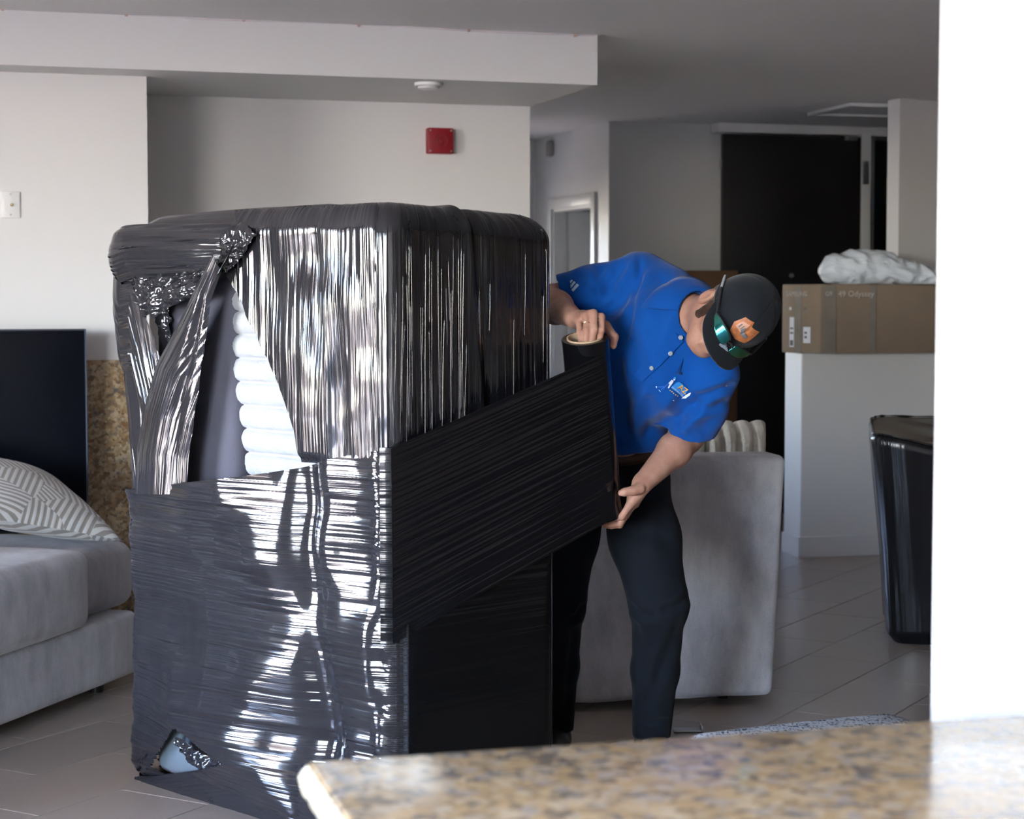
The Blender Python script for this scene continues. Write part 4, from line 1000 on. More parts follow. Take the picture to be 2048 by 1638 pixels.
pull = np.exp(-((Sg-tas)/0.24)**2-((Zg-taz)/0.20)**2); zz = Zg+0.35*pull*(Zg-taz)+0.05*(Sg+0.4)*np.clip(1-Zg*3, 0, 1)
gate = 0.45+0.55*np.clip(vnoise(Sg*3.2+5, Zg*3.5, 21)*1.8+0.6, 0, 1)
r = np.where(on, 0.0023, 0.0003)*gate*(vnoise(zz*80, Sg*1.4, 3)+0.75*vnoise(zz*165+7, Sg*2.0, 5))
lift = 0.020+np.where(on, 0.005*vnoise(zz*24, Sg*2.0, 8), 0.0006*vnoise(zz*14, Sg*2, 8))
vs = S_np(Sg, Zg, lift+r+soft_np(Sg, Zg)).reshape(-1, 3); uv = np.stack([Sg, zz], -1).reshape(-1, 2)
fs = grid(NS+1, NW+1); v2 = np.array(vs); pp = nppix(v2); nrm = None
cent = pp[np.array(fs)].mean(axis=1); cw_ = v2[np.array(fs)].mean(axis=1)
ok = [not ((cw_[k][1] < 5.9 and (cw_[k]-np.array(CN))@np.array(YA) < 0.1) and inpoly(cent[k][0], cent[k][1], tear)) for k in range(len(fs))]
fk = [f for f, o_ in zip(fs, ok) if o_]
bo = mesh('film_band', vs, fk, [M['film_h'], M['film_dark']], wrap, uv=uv)
for p_, f in zip(bo.data.polygons, fk):
    if uv[f[0]][0] > 0.03: p_.material_index = 1
# strips, pouch and torn sheets on the wide face: defined by two edges each, streaks run along or across
def sheet(name, A, B, nu, nv, m, off, along=True, bulge=0.0, ridge=0.0012, rf=90, seed=0, wrapx=None, crump=0.0, offs=None, par_=None):
    """A, B: the two edges as frame points on the wide face"""
    def samp(pl, t):
        d = [0.0]
        for p, q in zip(pl, pl[1:]): d.append(d[-1]+math.hypot(q[0]-p[0], q[1]-p[1]))
        x = t*d[-1]; return float(np.interp(x, d, [p[0] for p in pl])), float(np.interp(x, d, [p[1] for p in pl]))
    vs, uv = [], []
    for i in range(nu+1):
        a, b = samp(A, i/nu), samp(B, i/nu)
        for j in range(nv+1):
            k = j/nv; px, py = a[0]+(b[0]-a[0])*k, a[1]+(b[1]-a[1])*k
            o = off + bulge*math.sin(math.pi*k)
            if offs: o += offs(i/nu, k)
            p0 = wf(px, py); wd = (wf(*b)-wf(*a)).length
            x_ = k*wd if along else 0
            if along: o += ridge*float(vnoise(k*wd*rf, i/nu*2.0, seed)+0.8*vnoise(k*wd*rf*2.3, i/nu*3, seed+1))
            else: o += ridge*float(vnoise(p0.z*rf+0.15*px/100, k*3.0, seed)+0.8*vnoise(p0.z*rf*2.3, k*4.0, seed+1))
            if crump: o += crump*(1-2*abs(float(vnoise(px*0.055, py*0.055, seed)))+0.7*(1-2*abs(float(vnoise(px*0.12+5, py*0.13, seed+3)))))
            # beyond the far left edge the film follows the rounded corner
            u = (p0-CN).dot(XA); s = to_s(p0)
            p = S(s, max(0.0, p0.z), o) if (u > LX-RC or p0.z > ZT-RT-0.02) else p0+PLN*o
            vs.append(p); le = (wf(*A[-1])-wf(*A[0])).length
            uv.append((i/nu*le, k*wd) if along else (k*wd, i/nu*le))
    return mesh(name, vs, grid(nu+1, nv+1), m, par_ or wrap, uv=uv)
# pouch at the top left corner, level pull
sheet('film_pouch', [(470, 452), (467, 480), (468, 500), (440, 535), (425, 548)], [(225, 452), (223, 490), (226, 530), (228, 550), (232, 560)], 90, 80, M['film_h'], 0.016, along=False, ridge=0.0040, rf=75, seed=31, bulge=0.0, offs=lambda u, k: 0.048*math.sin(math.pi/2*min(1, k/0.7))*math.cos(math.pi/2*max(0, (k-0.7)/0.3))*math.sin(math.pi*(0.12+0.80*u)))
# film over the left corner below the pouch
sheet('film_corner', [(222, 540), (228, 640), (238, 780), (250, 980)], [(262, 545), (252, 640), (300, 780), (304, 985)], 60, 60, M['film_strip'], 0.006, along=True, ridge=0.0016, rf=70, seed=35, bulge=0.008)
# slanting strip from the upper left, and the broad strip crossing over it
sheet('film_strip', [(232, 505), (245, 600), (275, 720), (306, 850), (312, 900)], [(262, 520), (288, 590), (316, 655), (344, 728), (352, 800)], 60, 70, M['film_strip'], 0.030, ridge=0.0022, rf=95, seed=41, bulge=0.012)
sheet('film_strip', [(466, 492), (430, 560), (390, 640), (342, 728), (316, 820), (303, 900), (300, 985)], [(474, 540), (452, 600), (445, 655), (432, 740), (418, 840), (408, 910), (403, 985)], 70, 80, M['film_strip'], 0.052, ridge=0.0020, rf=100, seed=47, bulge=0.022, offs=lambda u, k: -0.012*math.exp(-((k-0.72)/0.10)**2)*math.sin(math.pi*u))
bm = bmesh.new(); add_tube(bm, [wf(x, y, 0.056) for x, y in [(466, 492), (430, 560), (390, 640), (342, 728), (316, 820), (303, 900), (300, 968)]], 0.003, 6)
bm_obj('strip_edge_roll', bm, M['film_roll'], wrap, smooth=True)
# torn, crumpled film hanging inside the upper opening
sheet('torn_flap', [(252, 552), (300, 542), (360, 548), (440, 534)], [(296, 640), (318, 625), (345, 592), (425, 556)], 50, 30, M['film_crumple'], 0.020, crump=0.007, seed=51, bulge=0.01)
sheet('torn_flap', [(322, 575), (372, 566), (430, 552), (448, 545)], [(326, 640), (352, 618), (400, 598), (440, 582)], 40, 30, M['film_crumple'], 0.034, crump=0.006, seed=53, bulge=0.015)
sheet('torn_flap', [(290, 596), (310, 592), (330, 588)], [(338, 742), (340, 700), (336, 655)], 30, 24, M['film_crumple'], -0.010, crump=0.005, seed=55)
sheet('torn_flap', [(460, 470), (470, 462), (500, 452), (530, 470)], [(452, 545), (474, 545), (496, 520), (512, 498)], 30, 30, M['film_crumple'], 0.030, crump=0.005, seed=57)
# crumpled edge of the lower tear and the strip under it
sheet('torn_flap', [(372, 1470), (400, 1490), (430, 1508), (478, 1520)], [(368, 1482), (392, 1515), (420, 1540), (470, 1532)], 40, 16, M['film_crumple'], 0.030, crump=0.006, seed=61)
sheet('torn_flap', [(348, 1456), (322, 1490), (300, 1528)], [(340, 1452), (308, 1490), (282, 1545)], 40, 12, M['film_crumple'], 0.030, crump=0.005, seed=63)
sheet('film_strip', [(262, 1548), (330, 1548), (420, 1535), (520, 1524), (640, 1528), (760, 1560)], [(275, 1568), (330, 1592), (420, 1622), (520, 1660), (640, 1702), (760, 1740)], 90, 50, M['film_h'], 0.036, ridge=0.002, rf=100, seed=67, bulge=0.012)
# folds on the top sheet
def fold(name, pts, r): 
    bm = bmesh.new(); add_tube(bm, pts, r, 7); bm_obj(name, bm, M['film_crumple'], wrap, smooth=True)
top0 = lambda u, v_: CN+XA*u+YA*v_+Z*(ZT+0.012-0.03*max(0, (u-LX*0.55)/LX))
# film over the top (level pull along the wide side)
vs, uv = [], []
nu, nv = 120, 60
for i in range(nu+1):
    for j in range(nv+1):
        u = 0.05+(LX-0.08)*i/nu; k = j/nv; w_ = -0.012+(LY-0.05)*k
        edge = max(0, 1-w_/0.07) if w_ < 0.07 else 0
        z = ZT+0.013-0.03*max(0, (u-LX*0.55)/LX)-0.024*max(0, w_/LY)-0.060*edge**2-0.03*max(0, (0.30-u)/0.25)+0.0022*float(vnoise(w_*70, u*2, 71))+0.004*float(vnoise(w_*16+u*2, u*3, 73))*(1-edge)
        z -= 0.022*max(0, 1-abs(u-LX+0.02)/0.10)**2
        vs.append(CN+XA*u+YA*w_+Z*z); uv.append((u, w_))
mesh('film_top', vs, grid(nu+1, nv+1), M['film_h'], wrap, uv=uv)
# ------------------------------------------------------------------ white ribbed plush standing inside the opening
pt, pb = wf(520, 575, -0.03), wf(530, 985, -0.03)
cw2 = 0.30; cH = pt.z-0.52
cu0 = (wf(462, 800)-CN).dot(XA)
def plush():
    nr = 12; nu, nv = nr*14, 44; vs = []; zlo, zhi = pt.z-nr*0.0685*0.97, pt.z+0.0
    for sgn in (-1, 1):
        for i in range(nu+1):
            for j in range(nv+1):
                a, b = i/nu, j/nv; ph = (a*nr) % 1; rib = math.sqrt(max(0, 1-(2*ph-1)**2)); rid = int(min(nr-1, a*nr))
                z = zhi-(zhi-zlo)*a
                left = interp([(565, 436), (640, 441), (700, 441), (760, 443), (820, 452), (880, 458), (950, 466), (1100, 480)], pix(Vector((CN.x-0.5, 5.3, z)))[1])
                ul = (wf(left, 800)-CN).dot(XA); ur = 0.16
                e = max(0, 1-abs(2*b-1)**6)**0.5; eg = max(0, 1-abs(2*a-1)**20)**0.5
                x = ul+0.016*(rib-0.5)+(ur-ul)*b
                th = 0.040*e*eg*(0.45+0.55*rib)*(1-0.22*math.exp(-((b-0.30)/0.016)**2))
                th += 0.0035*float(vnoise(a*nr*8, b*50, 2)+0.6*vnoise(a*nr*17, b*110, 6))*e
                vs.append(CN+XA*x+YA*(0.060+sgn*th*(1 if sgn < 0 else 0.3))+Z*z)
    f = grid(nu+1, nv+1); k = (nu+1)*(nv+1)
    return vs, [q for q in f]+[tuple(k+i for i in reversed(q)) for q in f]
vs, fs = plush()
pl = mesh('ribbed_throw_pillow', vs, fs, M['plush']); tag(pl, 'white fluffy ribbed cushion showing through the gap in the black film', 'cushion')
# ------------------------------------------------------------------ roll of film in the worker's hands, with the web drawn off it
RA = P(1170, 676, 5.30); RB = P(1198, 1030, 5.45); RX = (RB-RA).normalized(); RL = (RB-RA).length; RR = 0.067
roll = empty('film_roll', (RA+RB)/2, 'roll of black stretch film on a kraft core held by the worker', 'film roll')
lathe('wound_film', RA, RX, [(RR-0.016, 0.0), (RR-0.002, 0.0), (RR, 0.002), (RR, RL-0.002), (RR-0.002, RL), (RR-0.016, RL)], M['film_roll'], roll, 64)
lathe('core', RA-RX*0.004, RX, [(RR-0.0195, 0.006), (RR-0.0195, 0.0), (RR-0.0155, 0.0), (RR-0.0155, RL+0.008), (RR-0.0195, RL+0.008), (RR-0.0195, 0.006)], M['core'], roll, 64)
for me_ in (roll.children[0].data,):
    l = me_.uv_layers.new(name='UVMap')
wn_ = Vector((0.64, -0.77, 0)); wn_ = (wn_-RX*wn_.dot(RX)).normalized()
wa, wb_ = P(782, 896, 4.872), P(786, 1288, 4.872)
def wpt(k, q):
    """web point: k from the sofa corner (0) to the roll (1), q from the top edge (0) to the bottom edge (1)"""
    a = wa+(wb_-wa)*q; b = RA+RX*(0.035+(RL-0.045)*q)+wn_*(RR+0.0015); return a+(b-a)*k
nu, nv = 60, 260; vs, uv = [], []
for i in range(nu+1):
    for j in range(nv+1):
        k, q = i/nu, j/nv; p = wpt(k, q); n = (wpt(k+0.01, q)-p).cross(wpt(k, q+0.01)-p).normalized(); n = n if n.y < 0 else -n
        wrk = math.sin(math.pi*min(1, k*1.25))**0.6 if k < 0.8 else max(0, (1-k)/0.2)*0.95
        h = 0.0011*float(vnoise(q*42, k*1.3, 81)+0.8*vnoise(q*95+3, k*1.6, 83))*wrk + 0.004*float(vnoise(q*9, k*1.1, 85))*math.sin(math.pi*k)
        vs.append(p+n*(h+0.002)); uv.append((k*0.75, q*0.5))
f1 = grid(nu+1, nv+1); mesh('film_web', vs, f1, M['film_web'], roll, uv=uv)
# tail of the web already lying round the sofa corner
vs, uv = [], []
for i in range(31):
    for j in range(61):
        k, q = i/30, j/60; p = wpt(0, q); s = 0.02-0.035*k
        vs.append(S(s, p.z, 0.026+0.0008*float(vnoise(q*60, k, 87)))); uv.append((k*0.1, q*0.5))
mesh('film_tail', vs, grid(31, 61), M['film_web'], roll, uv=uv)

# ------------------------------------------------------------------ the worker
man = empty('person', Vector((0.33, 5.95, 0)), 'man in blue polo shirt, black trousers and cap, bending over the film roll', 'person')
def J(px, py, Y): return P(px, py, Y-0.08)
def JH(px, py, Y): return P(px, py, Y-0.12)
pel = J(1205, 915, 5.98); wai = J(1228, 835, 5.86); che = J(1305, 712, 5.63); uch = J(1348, 650, 5.56)
ShR, ShL = J(1275, 560, 5.70), J(1428, 748, 5.52)
ElR, WrR = J(1092, 602, 5.74), J(1150, 638, 5.47)
ElL, WrL = J(1376, 872, 5.66), J(1284, 968, 5.50)
NB, HB = J(1372, 634, 5.54), J(1425, 632, 5.43)
HpL, KnL, AnL = J(1262, 950, 5.93), J(1318, 1208, 5.72), J(1303, 1462, 5.93)
HpR, KnR, AnR = J(1152, 945, 6.02), J(1122, 1206, 5.84), J(1112, 1466, 6.02)
for a_ in (AnL, AnR): a_.z = 0.085
LT = (ShL-ShR).normalized(); TU = (che-pel).normalized(); TU = (TU-LT*TU.dot(LT)).normalized(); TF = LT.cross(TU).normalized()
# head frame
HU = Vector((0.70, -0.62, 0.36)).normalized(); HF = Vector((-0.42, -0.92, -0.78)); HF = (HF-HU*HF.dot(HU)).normalized(); HR = HF.cross(HU).normalized()
HC = J(1464, 636, 5.37)
def hd(r, f, u): return HC+HR*r+HF*f+HU*u
HAX = (HR, HF, HU)
# body, one continuous surface
lo = Vector((-0.02, 5.12, 0.72)); hi = Vector((0.86, 6.20, 1.72))
fd = Field(lo-Vector((0, 0.1, 0)), hi-Vector((0, 0.06, 0)), 0.0042)
fd.chain([pel, wai, che], [0.125, 0.115, 0.135], 0.05, flat=(TF, 0.72)); fd.cap(che, uch, 0.135, 0.10, 0.05, flat=(TF, 0.75))
fd.cap(ShR, ShL, 0.055, 0.055, 0.05); fd.cap(HpR, HpL, 0.09, 0.09, 0.05)
fd.cap(uch, NB, 0.085, 0.062, 0.04); fd.cap(NB, HB, 0.060, 0.056, 0.03)
# right arm
fd.chain([ShR, ElR], [0.056, 0.043], 0.03); m1 = ElR.lerp(WrR, 0.35); fd.chain([ElR, m1], [0.043, 0.048], 0.025); fd.chain([m1, WrR], [0.048, 0.029], 0.025, flat=(Vector((0.3, -0.5, 0.8)), 0.92))
# left arm
fd.chain([ShL, ElL], [0.056, 0.045], 0.03); m2 = ElL.lerp(WrL, 0.3); fd.chain([ElL, m2], [0.045, 0.047], 0.025); fd.chain([m2, WrL], [0.047, 0.029], 0.025)
# head
fd.ell(hd(0, -0.012, 0.035), HAX, (0.076, 0.096, 0.098), 0.02); fd.ell(hd(0, 0.028, -0.045), HAX, (0.060, 0.068, 0.072), 0.035)
fd.ell(hd(0, 0.062, -0.098), HAX, (0.030, 0.028, 0.024), 0.03); fd.cap(hd(0.050, -0.005, -0.062), hd(0.022, 0.060, -0.098), 0.020, 0.018, 0.03); fd.cap(hd(-0.050, -0.005, -0.062), hd(-0.022, 0.060, -0.098), 0.020, 0.018, 0.03)
fd.cap(HB, hd(0, -0.015, -0.03), 0.058, 0.062, 0.03)
fd.cap(hd(0, 0.090, 0.012), hd(0, 0.112, -0.030), 0.010, 0.014, 0.012); fd.ell(hd(0.014, 0.100, -0.034), HAX, (0.010, 0.012, 0.008), 0.006); fd.ell(hd(-0.014, 0.100, -0.034), HAX, (0.010, 0.012, 0.008), 0.006)
fd.cap(hd(-0.045, 0.083, 0.022), hd(0.045, 0.083, 0.022), 0.010, 0.010, 0.012)
for s_ in (-1, 1):
    fd.ell(hd(0.032*s_, 0.098, 0.006), HAX, (0.016, 0.014, 0.011), 0.006, 'sub'); fd.ell(hd(0.043*s_, 0.068, -0.028), HAX, (0.020, 0.020, 0.016), 0.02)
fd.cap(hd(-0.020, 0.090, -0.064), hd(0.020, 0.090, -0.064), 0.006, 0.006, 0.006); fd.cap(hd(-0.017, 0.089, -0.074), hd(0.017, 0.089, -0.074), 0.0065, 0.0065, 0.006)
for s_ in (-1, 1):
    fd.ell(hd(0.087*s_, -0.014, -0.026), HAX, (0.013, 0.023, 0.036), 0.005); fd.ell(hd(0.099*s_, -0.004, -0.022), HAX, (0.008, 0.011, 0.021), 0.003, 'sub')
# hands: palm plus five fingers each, as chains of joints
def hand(wr, kn, palm_r, fingers, thumb, nrm):
    w = Vector(wr); pc = sum(kn, Vector())/4
    for i in range(4): fd.cap(w.lerp(kn[i], 0.25), kn[i], 0.017, 0.0118, 0.010)
    fd.cap(w, w.lerp(pc, 0.55), 0.026, 0.024, 0.012, flat=(nrm, 0.62))
    for i, ch in enumerate(fingers):
        r = (0.0098, 0.0100, 0.0096, 0.0084)[i]; pts = [kn[i]]+ch
        fd.chain(pts, [r*1.1, r*1.02, r*0.95, r*0.84][:len(pts)], 0.004)
    fd.chain(thumb, [0.017, 0.0135, 0.0115, 0.0095][:len(thumb)], 0.007)
# his right hand reaches into the core of the roll
rt = RA; ccore = lambda px, py, d: J(px, py, d)
knR = [JH(1203, 634, 5.435), JH(1187, 626, 5.425), JH(1171, 631, 5.425), JH(1157, 642, 5.435)]
inn = lambda px, py, dy, dep: (JH(px, py, 5.415+dy)) + RX*dep
fR = [[JH(1203, 660, 5.405), JH(1198, 682, 5.415), JH(1192, 705, 5.43)], [JH(1189, 658, 5.395), JH(1184, 684, 5.405), JH(1180, 712, 5.42)], [JH(1173, 660, 5.395), JH(1172, 684, 5.405), JH(1172, 708, 5.42)], [JH(1159, 664, 5.405), JH(1163, 684, 5.415), JH(1166, 702, 5.43)]]
tR = [JH(1188, 640, 5.46), JH(1212, 652, 5.475), JH(1229, 674, 5.465), JH(1227, 692, 5.455)]
hand(WrR, knR, 0.02, fR, tR, Vector((0.2, -0.6, 0.75)))
# his left hand cups the foot of the roll, thumb on the near side
knL = [JH(1258, 1012, 5.520), JH(1255, 1022, 5.545), JH(1252, 1030, 5.570), JH(1248, 1034, 5.595)]
fL = [[JH(1243, 1034, 5.535), JH(1230, 1035, 5.545), JH(1216, 1037, 5.555)], [JH(1240, 1046, 5.565), JH(1222, 1049, 5.585), JH(1208, 1048, 5.60)], [JH(1240, 1050, 5.60), JH(1222, 1052, 5.62), JH(1208, 1051, 5.635)], [JH(1238, 1046, 5.63), JH(1224, 1046, 5.65), JH(1212, 1045, 5.66)]]
tL = [JH(1279, 977, 5.51), JH(1264, 982, 5.495), JH(1250, 984, 5.485), JH(1242, 986, 5.483)]
hand(WrL, knL, 0.02, fL, tL, Vector((0.8, -0.1, 0.5)))
v_, f_ = fd.surf(1)
# legs inside the trousers join the same surface
fl_ = Field(Vector((-0.05, 5.5, -0.01)), Vector((0.75, 6.3, 0.80)), 0.012)
for h_, k_, a_ in ((HpL, KnL, AnL), (HpR, KnR, AnR)):
    fl_.chain([h_, k_, a_], [0.08, 0.052, 0.036], 0.02); fl_.cap(a_, Vector((a_.x, a_.y-0.11, 0.04)), 0.034, 0.026, 0.02)
fl_.cap(HpR, HpL, 0.08, 0.08, 0.03)
v3, f3 = fl_.surf(2)
body = mesh('body', np.concatenate([v_, v3]), np.concatenate([f_, f3+len(v_)]), M['skin'], man)
TB = BVHTree.FromPolygons([tuple(x) for x in v_], [tuple(int(i) for i in q) for q in f_])
for s_ in (-1, 1): lathe('eye', hd(0.032*s_, 0.080, 0.006), HF, [(0.0, 0.0121), (0.005, 0.0109), (0.009, 0.008), (0.0115, 0.003), (0.012, 0)], plain('eye_white', (0.7, 0.68, 0.66), 0.2), man, 14)
# ring
rc_ = knR[2].lerp(fR[2][0], 0.62); rax = (fR[2][0]-knR[2]).normalized(); e1_, e2_, _ = frame_of(rax)
tube('ring', [rc_+(e1_*math.cos(a*math.pi/8)+e2_*math.sin(a*math.pi/8))*0.0118 for a in range(16)], 0.0013, M['gold'], man, 6, closed=True)
st_ = rc_+(Vector((0, -1, 0.2))-rax*rax.dot(Vector((0, -1, 0.2)))).normalized()*0.0125
# ------------------------------------------------------------------ polo shirt
fs_ = Field(Vector((-0.02, 5.12, 0.90)), Vector((0.80, 6.14, 1.66)), 0.0052)
hem = J(1195, 902, 5.98)
fs_.chain([hem, wai], [0.150, 0.150], 0.05, flat=(TF, 0.80)); fs_.chain([wai, che], [0.148, 0.168], 0.06, flat=(TF, 0.78)); fs_.cap(che, uch, 0.165, 0.118, 0.06, flat=(TF, 0.80))
fs_.cap(ShR, ShL, 0.070, 0.066, 0.05); fs_.cap(J(1290, 556, 5.72), J(1378, 612, 5.58), 0.070, 0.068, 0.05); fs_.cap(J(1250, 640, 5.76), J(1330, 610, 5.66), 0.09, 0.09, 0.06); fs_.cap(uch, NB, 0.10, 0.072, 0.04)
fs_.cap(J(1160, 780, 5.95), J(1135, 900, 6.02), 0.07, 0.08, 0.05)
fs_.cap(J(1268, 850, 5.78), J(1262, 890, 5.84), 0.075, 0.07, 0.05)
sR = ShR.lerp(ElR, 0.80); sL = ShL.lerp(ElL, 0.86)
fv_ = Field(Vector((-0.02, 5.12, 0.90)), Vector((0.80, 6.14, 1.66)), 0.0052)
fv_.chain([ShR, ShR.lerp(ElR, 0.45), ShR.lerp(ElR, 1.0)], [0.070, 0.070, 0.069], 0.035); fv_.chain([ShL, ShL.lerp(ElL, 0.5), ShL.lerp(ElL, 1.1)], [0.068, 0.074, 0.080], 0.035)
# hems
def cut_local(F, p, n, rad):
    sl, (X, Y, Zc) = F.box(np.array(p)-rad, np.array(p)+rad); n = Vector(n).normalized()
    e = (X-p[0])*n.x+(Y-p[1])*n.y+(Zc-p[2])*n.z; F.d[sl] = np.maximum(F.d[sl], e.astype(np.float32))
cut_local(fv_, sR, (ElR-ShR).normalized()+Vector((0.0, 0.0, -0.15)), 0.15); cut_local(fv_, sL, (ElL-ShL).normalized()+Vector((0.10, 0, -0.1)), 0.17)
fs_.cut(J(1230, 886, 5.9), Vector((0.10, 0.15, -1)))
fv_.cap(sR.lerp(ShR, 0.18), sR.lerp(ShR, -0.3), 0.060, 0.062, 0.0, 'sub'); fv_.cap(sL.lerp(ShL, 0.18), sL.lerp(ShL, -0.3), 0.066, 0.070, 0.0, 'sub')
fs_.put(tuple(slice(None) for _ in range(3)), fv_.d, 0.03, 'add')
fs_.cap(NB.lerp(HB, 0.15), HB.lerp(NB, -0.6), 0.066, 0.07, 0.006, 'sub')
vS, fS = fs_.surf(2)
cr_ = [([(1290, 520), (1262, 580), (1215, 640)], 7, 0.006), ([(1255, 520), (1225, 560), (1200, 600)], 7, 0.005), ([(1330, 545), (1322, 600), (1300, 680)], 10, 0.005), ([(1210, 530), (1195, 560), (1180, 590)], 6, 0.004),
       ([(1240, 640), (1250, 740), (1262, 840)], 14, 0.008), ([(1262, 650), (1290, 760), (1310, 850)], 12, 0.006), ([(1228, 700), (1238, 800), (1250, 870)], 8, 0.006), ([(1290, 700), (1262, 790), (1255, 870)], 9, 0.005),
       ([(1380, 790), (1350, 830), (1310, 860), (1280, 885)], 9, 0.007), ([(1475, 770), (1420, 790), (1385, 800)], 6, 0.006), ([(1465, 800), (1420, 815), (1375, 815)], 6, 0.005), ([(1400, 800), (1370, 830), (1350, 850)], 7, 0.007),
       ([(1280, 505), (1278, 560), (1260, 640), (1230, 700)], 4, 0.003), ([(1450, 810), (1425, 840), (1400, 870)], 8, 0.004), ([(1295, 790), (1290, 840), (1300, 880)], 8, 0.005), ([(1150, 540), (1170, 575), (1190, 600)], 6, 0.004), ([(1190, 525), (1215, 575), (1240, 600)], 6, 0.004)]
vS = creases(vS, fS, [(p_, w_*1.7, h_*1.9) for p_, w_, h_ in cr_])
nS = vnormals(vS, fS); vS = vS+nS*(0.0022*vnoise(vS[:, 0]*22+vS[:, 2]*9, vS[:, 2]*17+vS[:, 1]*13, 3))[:, None]
shirt = mesh('polo_shirt', vS, fS, M['shirt'], man)
TS = BVHTree.FromPolygons([tuple(x) for x in vS], [tuple(int(i) for i in q) for q in fS])
# placket and buttons
pk = [(1364, 668), (1340, 690), (1312, 722), (1276, 757)]
wpx = 11
pl_, pr_ = [], []
for (x, y) in [(1358+(-82)*i/14.0, 673+(83)*i/14.0) for i in range(15)]: pl_.append((x-8, y-8)); pr_.append((x+9, y+9))
decal('placket', pl_+pr_, [(i, i+1, 16+i, 15+i) for i in range(14)], TS, 0.0045, M['shirt'], shirt)
for (x, y) in ((1361, 674), (1340, 706), (1306, 735)):
    d_ = ray(x, y).normalized(); h_ = TS.ray_cast(CAM, d_)
    if h_[0]: lathe('button', h_[0]+h_[1]*0.0075, h_[1] if h_[1].dot(d_) < 0 else -h_[1], [(0.0066, 0), (0.0066, 0.002), (0.0052, 0.0028), (0.0046, 0.0018), (0, 0.0018)], M['button'], shirt, 18)
# collar: stands round the neck and folds down
nx_ = (HB-NB).normalized(); front = (TF*0.8+TU*0.1); front = (front-nx_*front.dot(nx_)).normalized(); side = nx_.cross(front).normalized()
vs = []; na = 56; COLA, COLB = 64, 338
for i in range(na+1):
    a = math.radians(COLA+(COLB-COLA)*i/na); d_ = front*math.cos(a)+side*math.sin(a)
    tip = max(0, 1-min(i, na-i)/9.0); prof = [(0.066, -0.004), (0.066, 0.022), (0.069, 0.034), (0.074, 0.034), (0.083, 0.018), (0.094+0.012*tip, -0.004-0.012*tip), (0.101+0.02*tip, -0.018-0.02*tip)]
    for r_, h_ in prof:
        bk = 0.012*max(0, -math.cos(a)); vs.append(NB+nx_*(h_*1.25+0.024+bk)+d_*(r_*1.0+0.004)+d_*max(0, (0.034-h_))*0.25)
vv = []
for k, p in enumerate(vs):
    j = k % 7
    if j >= 4:
        q, n, _, _ = TS.find_nearest(p)
        h = (p-q).dot(n); need = (0.010, 0.007, 0.005)[j-4]
        if h < need: p = q+n*need
    vv.append(p)
vs = vv
fc_ = grid(na+1, 7); cl = mesh('collar', vs, fc_, M['shirt'], shirt)
sm = cl.modifiers.new('thickness', 'SOLIDIFY'); sm.thickness = 0.003; sm.offset = 1
# emblem on the chest and stripes on the sleeve
def dtext(name, s, cx, cy, size, ang, m, tree, parent, off=0.003, sx=1.0):
    v, f = text_data(s, size); ca_, sa_ = math.cos(math.radians(ang)), math.sin(math.radians(ang))
    return decal(name, [(cx+(x*sx)*ca_+y*sa_, cy+(x*sx)*sa_-y*ca_) for x, y in v], f, tree, off, m, parent)
def dpoly(name, pts, m, tree, parent, off=0.003, sub=1):
    v, f = poly_tri(pts, sub); return decal(name, v, f, tree, off, m, parent)
e_blue = plain('emblem_light_blue', (0.02, 0.22, 0.62), 0.6); e_white = plain('emblem_white', (0.62, 0.72, 0.82), 0.6); e_gold = plain('emblem_gold', (0.75, 0.5, 0.12), 0.6); e_red = plain('emblem_red', (0.35, 0.03, 0.05), 0.6)
lx = lambda x, y: (1290+x*130/2048.0, 730+y*80/1260.0)
dpoly('emblem_van', [lx(*p) for p in ((960, 560), (1060, 520), (1180, 590), (1360, 780), (1290, 880), (1180, 985), (800, 700))], e_blue, TS, shirt, 0.0028, 2)
dtext('emblem_letter', 'AZ', *lx(1190, 745), 17, 36, e_gold, TS, shirt, 0.0042); dtext('emblem_letter', 'AZ', *lx(1172, 765), 15.5, 36, e_red, TS, shirt, 0.0036)
dtext('emblem_lettering', 'MOVE MASTERS', *lx(1010, 830), 4.2, 40, e_white, TS, shirt, 0.0042)
dpoly('emblem_mover_shirt', [lx(*p) for p in ((830, 455), (890, 480), (880, 530), (800, 640), (745, 720), (708, 710), (760, 590), (725, 560))], e_white, TS, shirt, 0.0034)
dpoly('emblem_mover_cap', [lx(*p) for p in ((880, 400), (905, 365), (950, 362), (975, 400), (955, 435), (900, 420))], e_blue, TS, shirt, 0.0034)
dpoly('emblem_mover_face', [lx(*p) for p in ((880, 425), (945, 425), (930, 470), (890, 475))], e_white, TS, shirt, 0.0036)
dpoly('emblem_mover_leg', [lx(*p) for p in ((720, 560), (740, 590), (620, 700), (540, 770), (500, 760), (600, 660))], plain('emblem_mid_blue', (0.01, 0.10, 0.45), 0.6), TS, shirt, 0.0034)
dpoly('emblem_mover_leg', [lx(*p) for p in ((620, 650), (640, 690), (400, 690), (400, 655))], plain('emblem_mid_blue_2', (0.01, 0.10, 0.45), 0.6), TS, shirt, 0.0034)
for q in ([(345, 650), (385, 650), (385, 700), (370, 715)], [(440, 770), (460, 765), (500, 820), (490, 828)], [(1200, 985), (1390, 880), (1470, 850), (1420, 940), (1290, 1030), (1140, 1035)], [(860, 1085), (900, 1090), (905, 1110), (870, 1105)]): dpoly('emblem_shoe', [lx(*p) for p in q], e_white, TS, shirt, 0.0034)
for (x, y) in ((785, 790), (840, 828), (890, 878), (950, 925), (1005, 962)):
    dpoly('emblem_star', [lx(x+(28 if k % 2 == 0 else 12)*math.sin(k*math.pi/5), y-(28 if k % 2 == 0 else 12)*math.cos(k*math.pi/5)) for k in range(10)], e_gold, TS, shirt, 0.0034, 0)
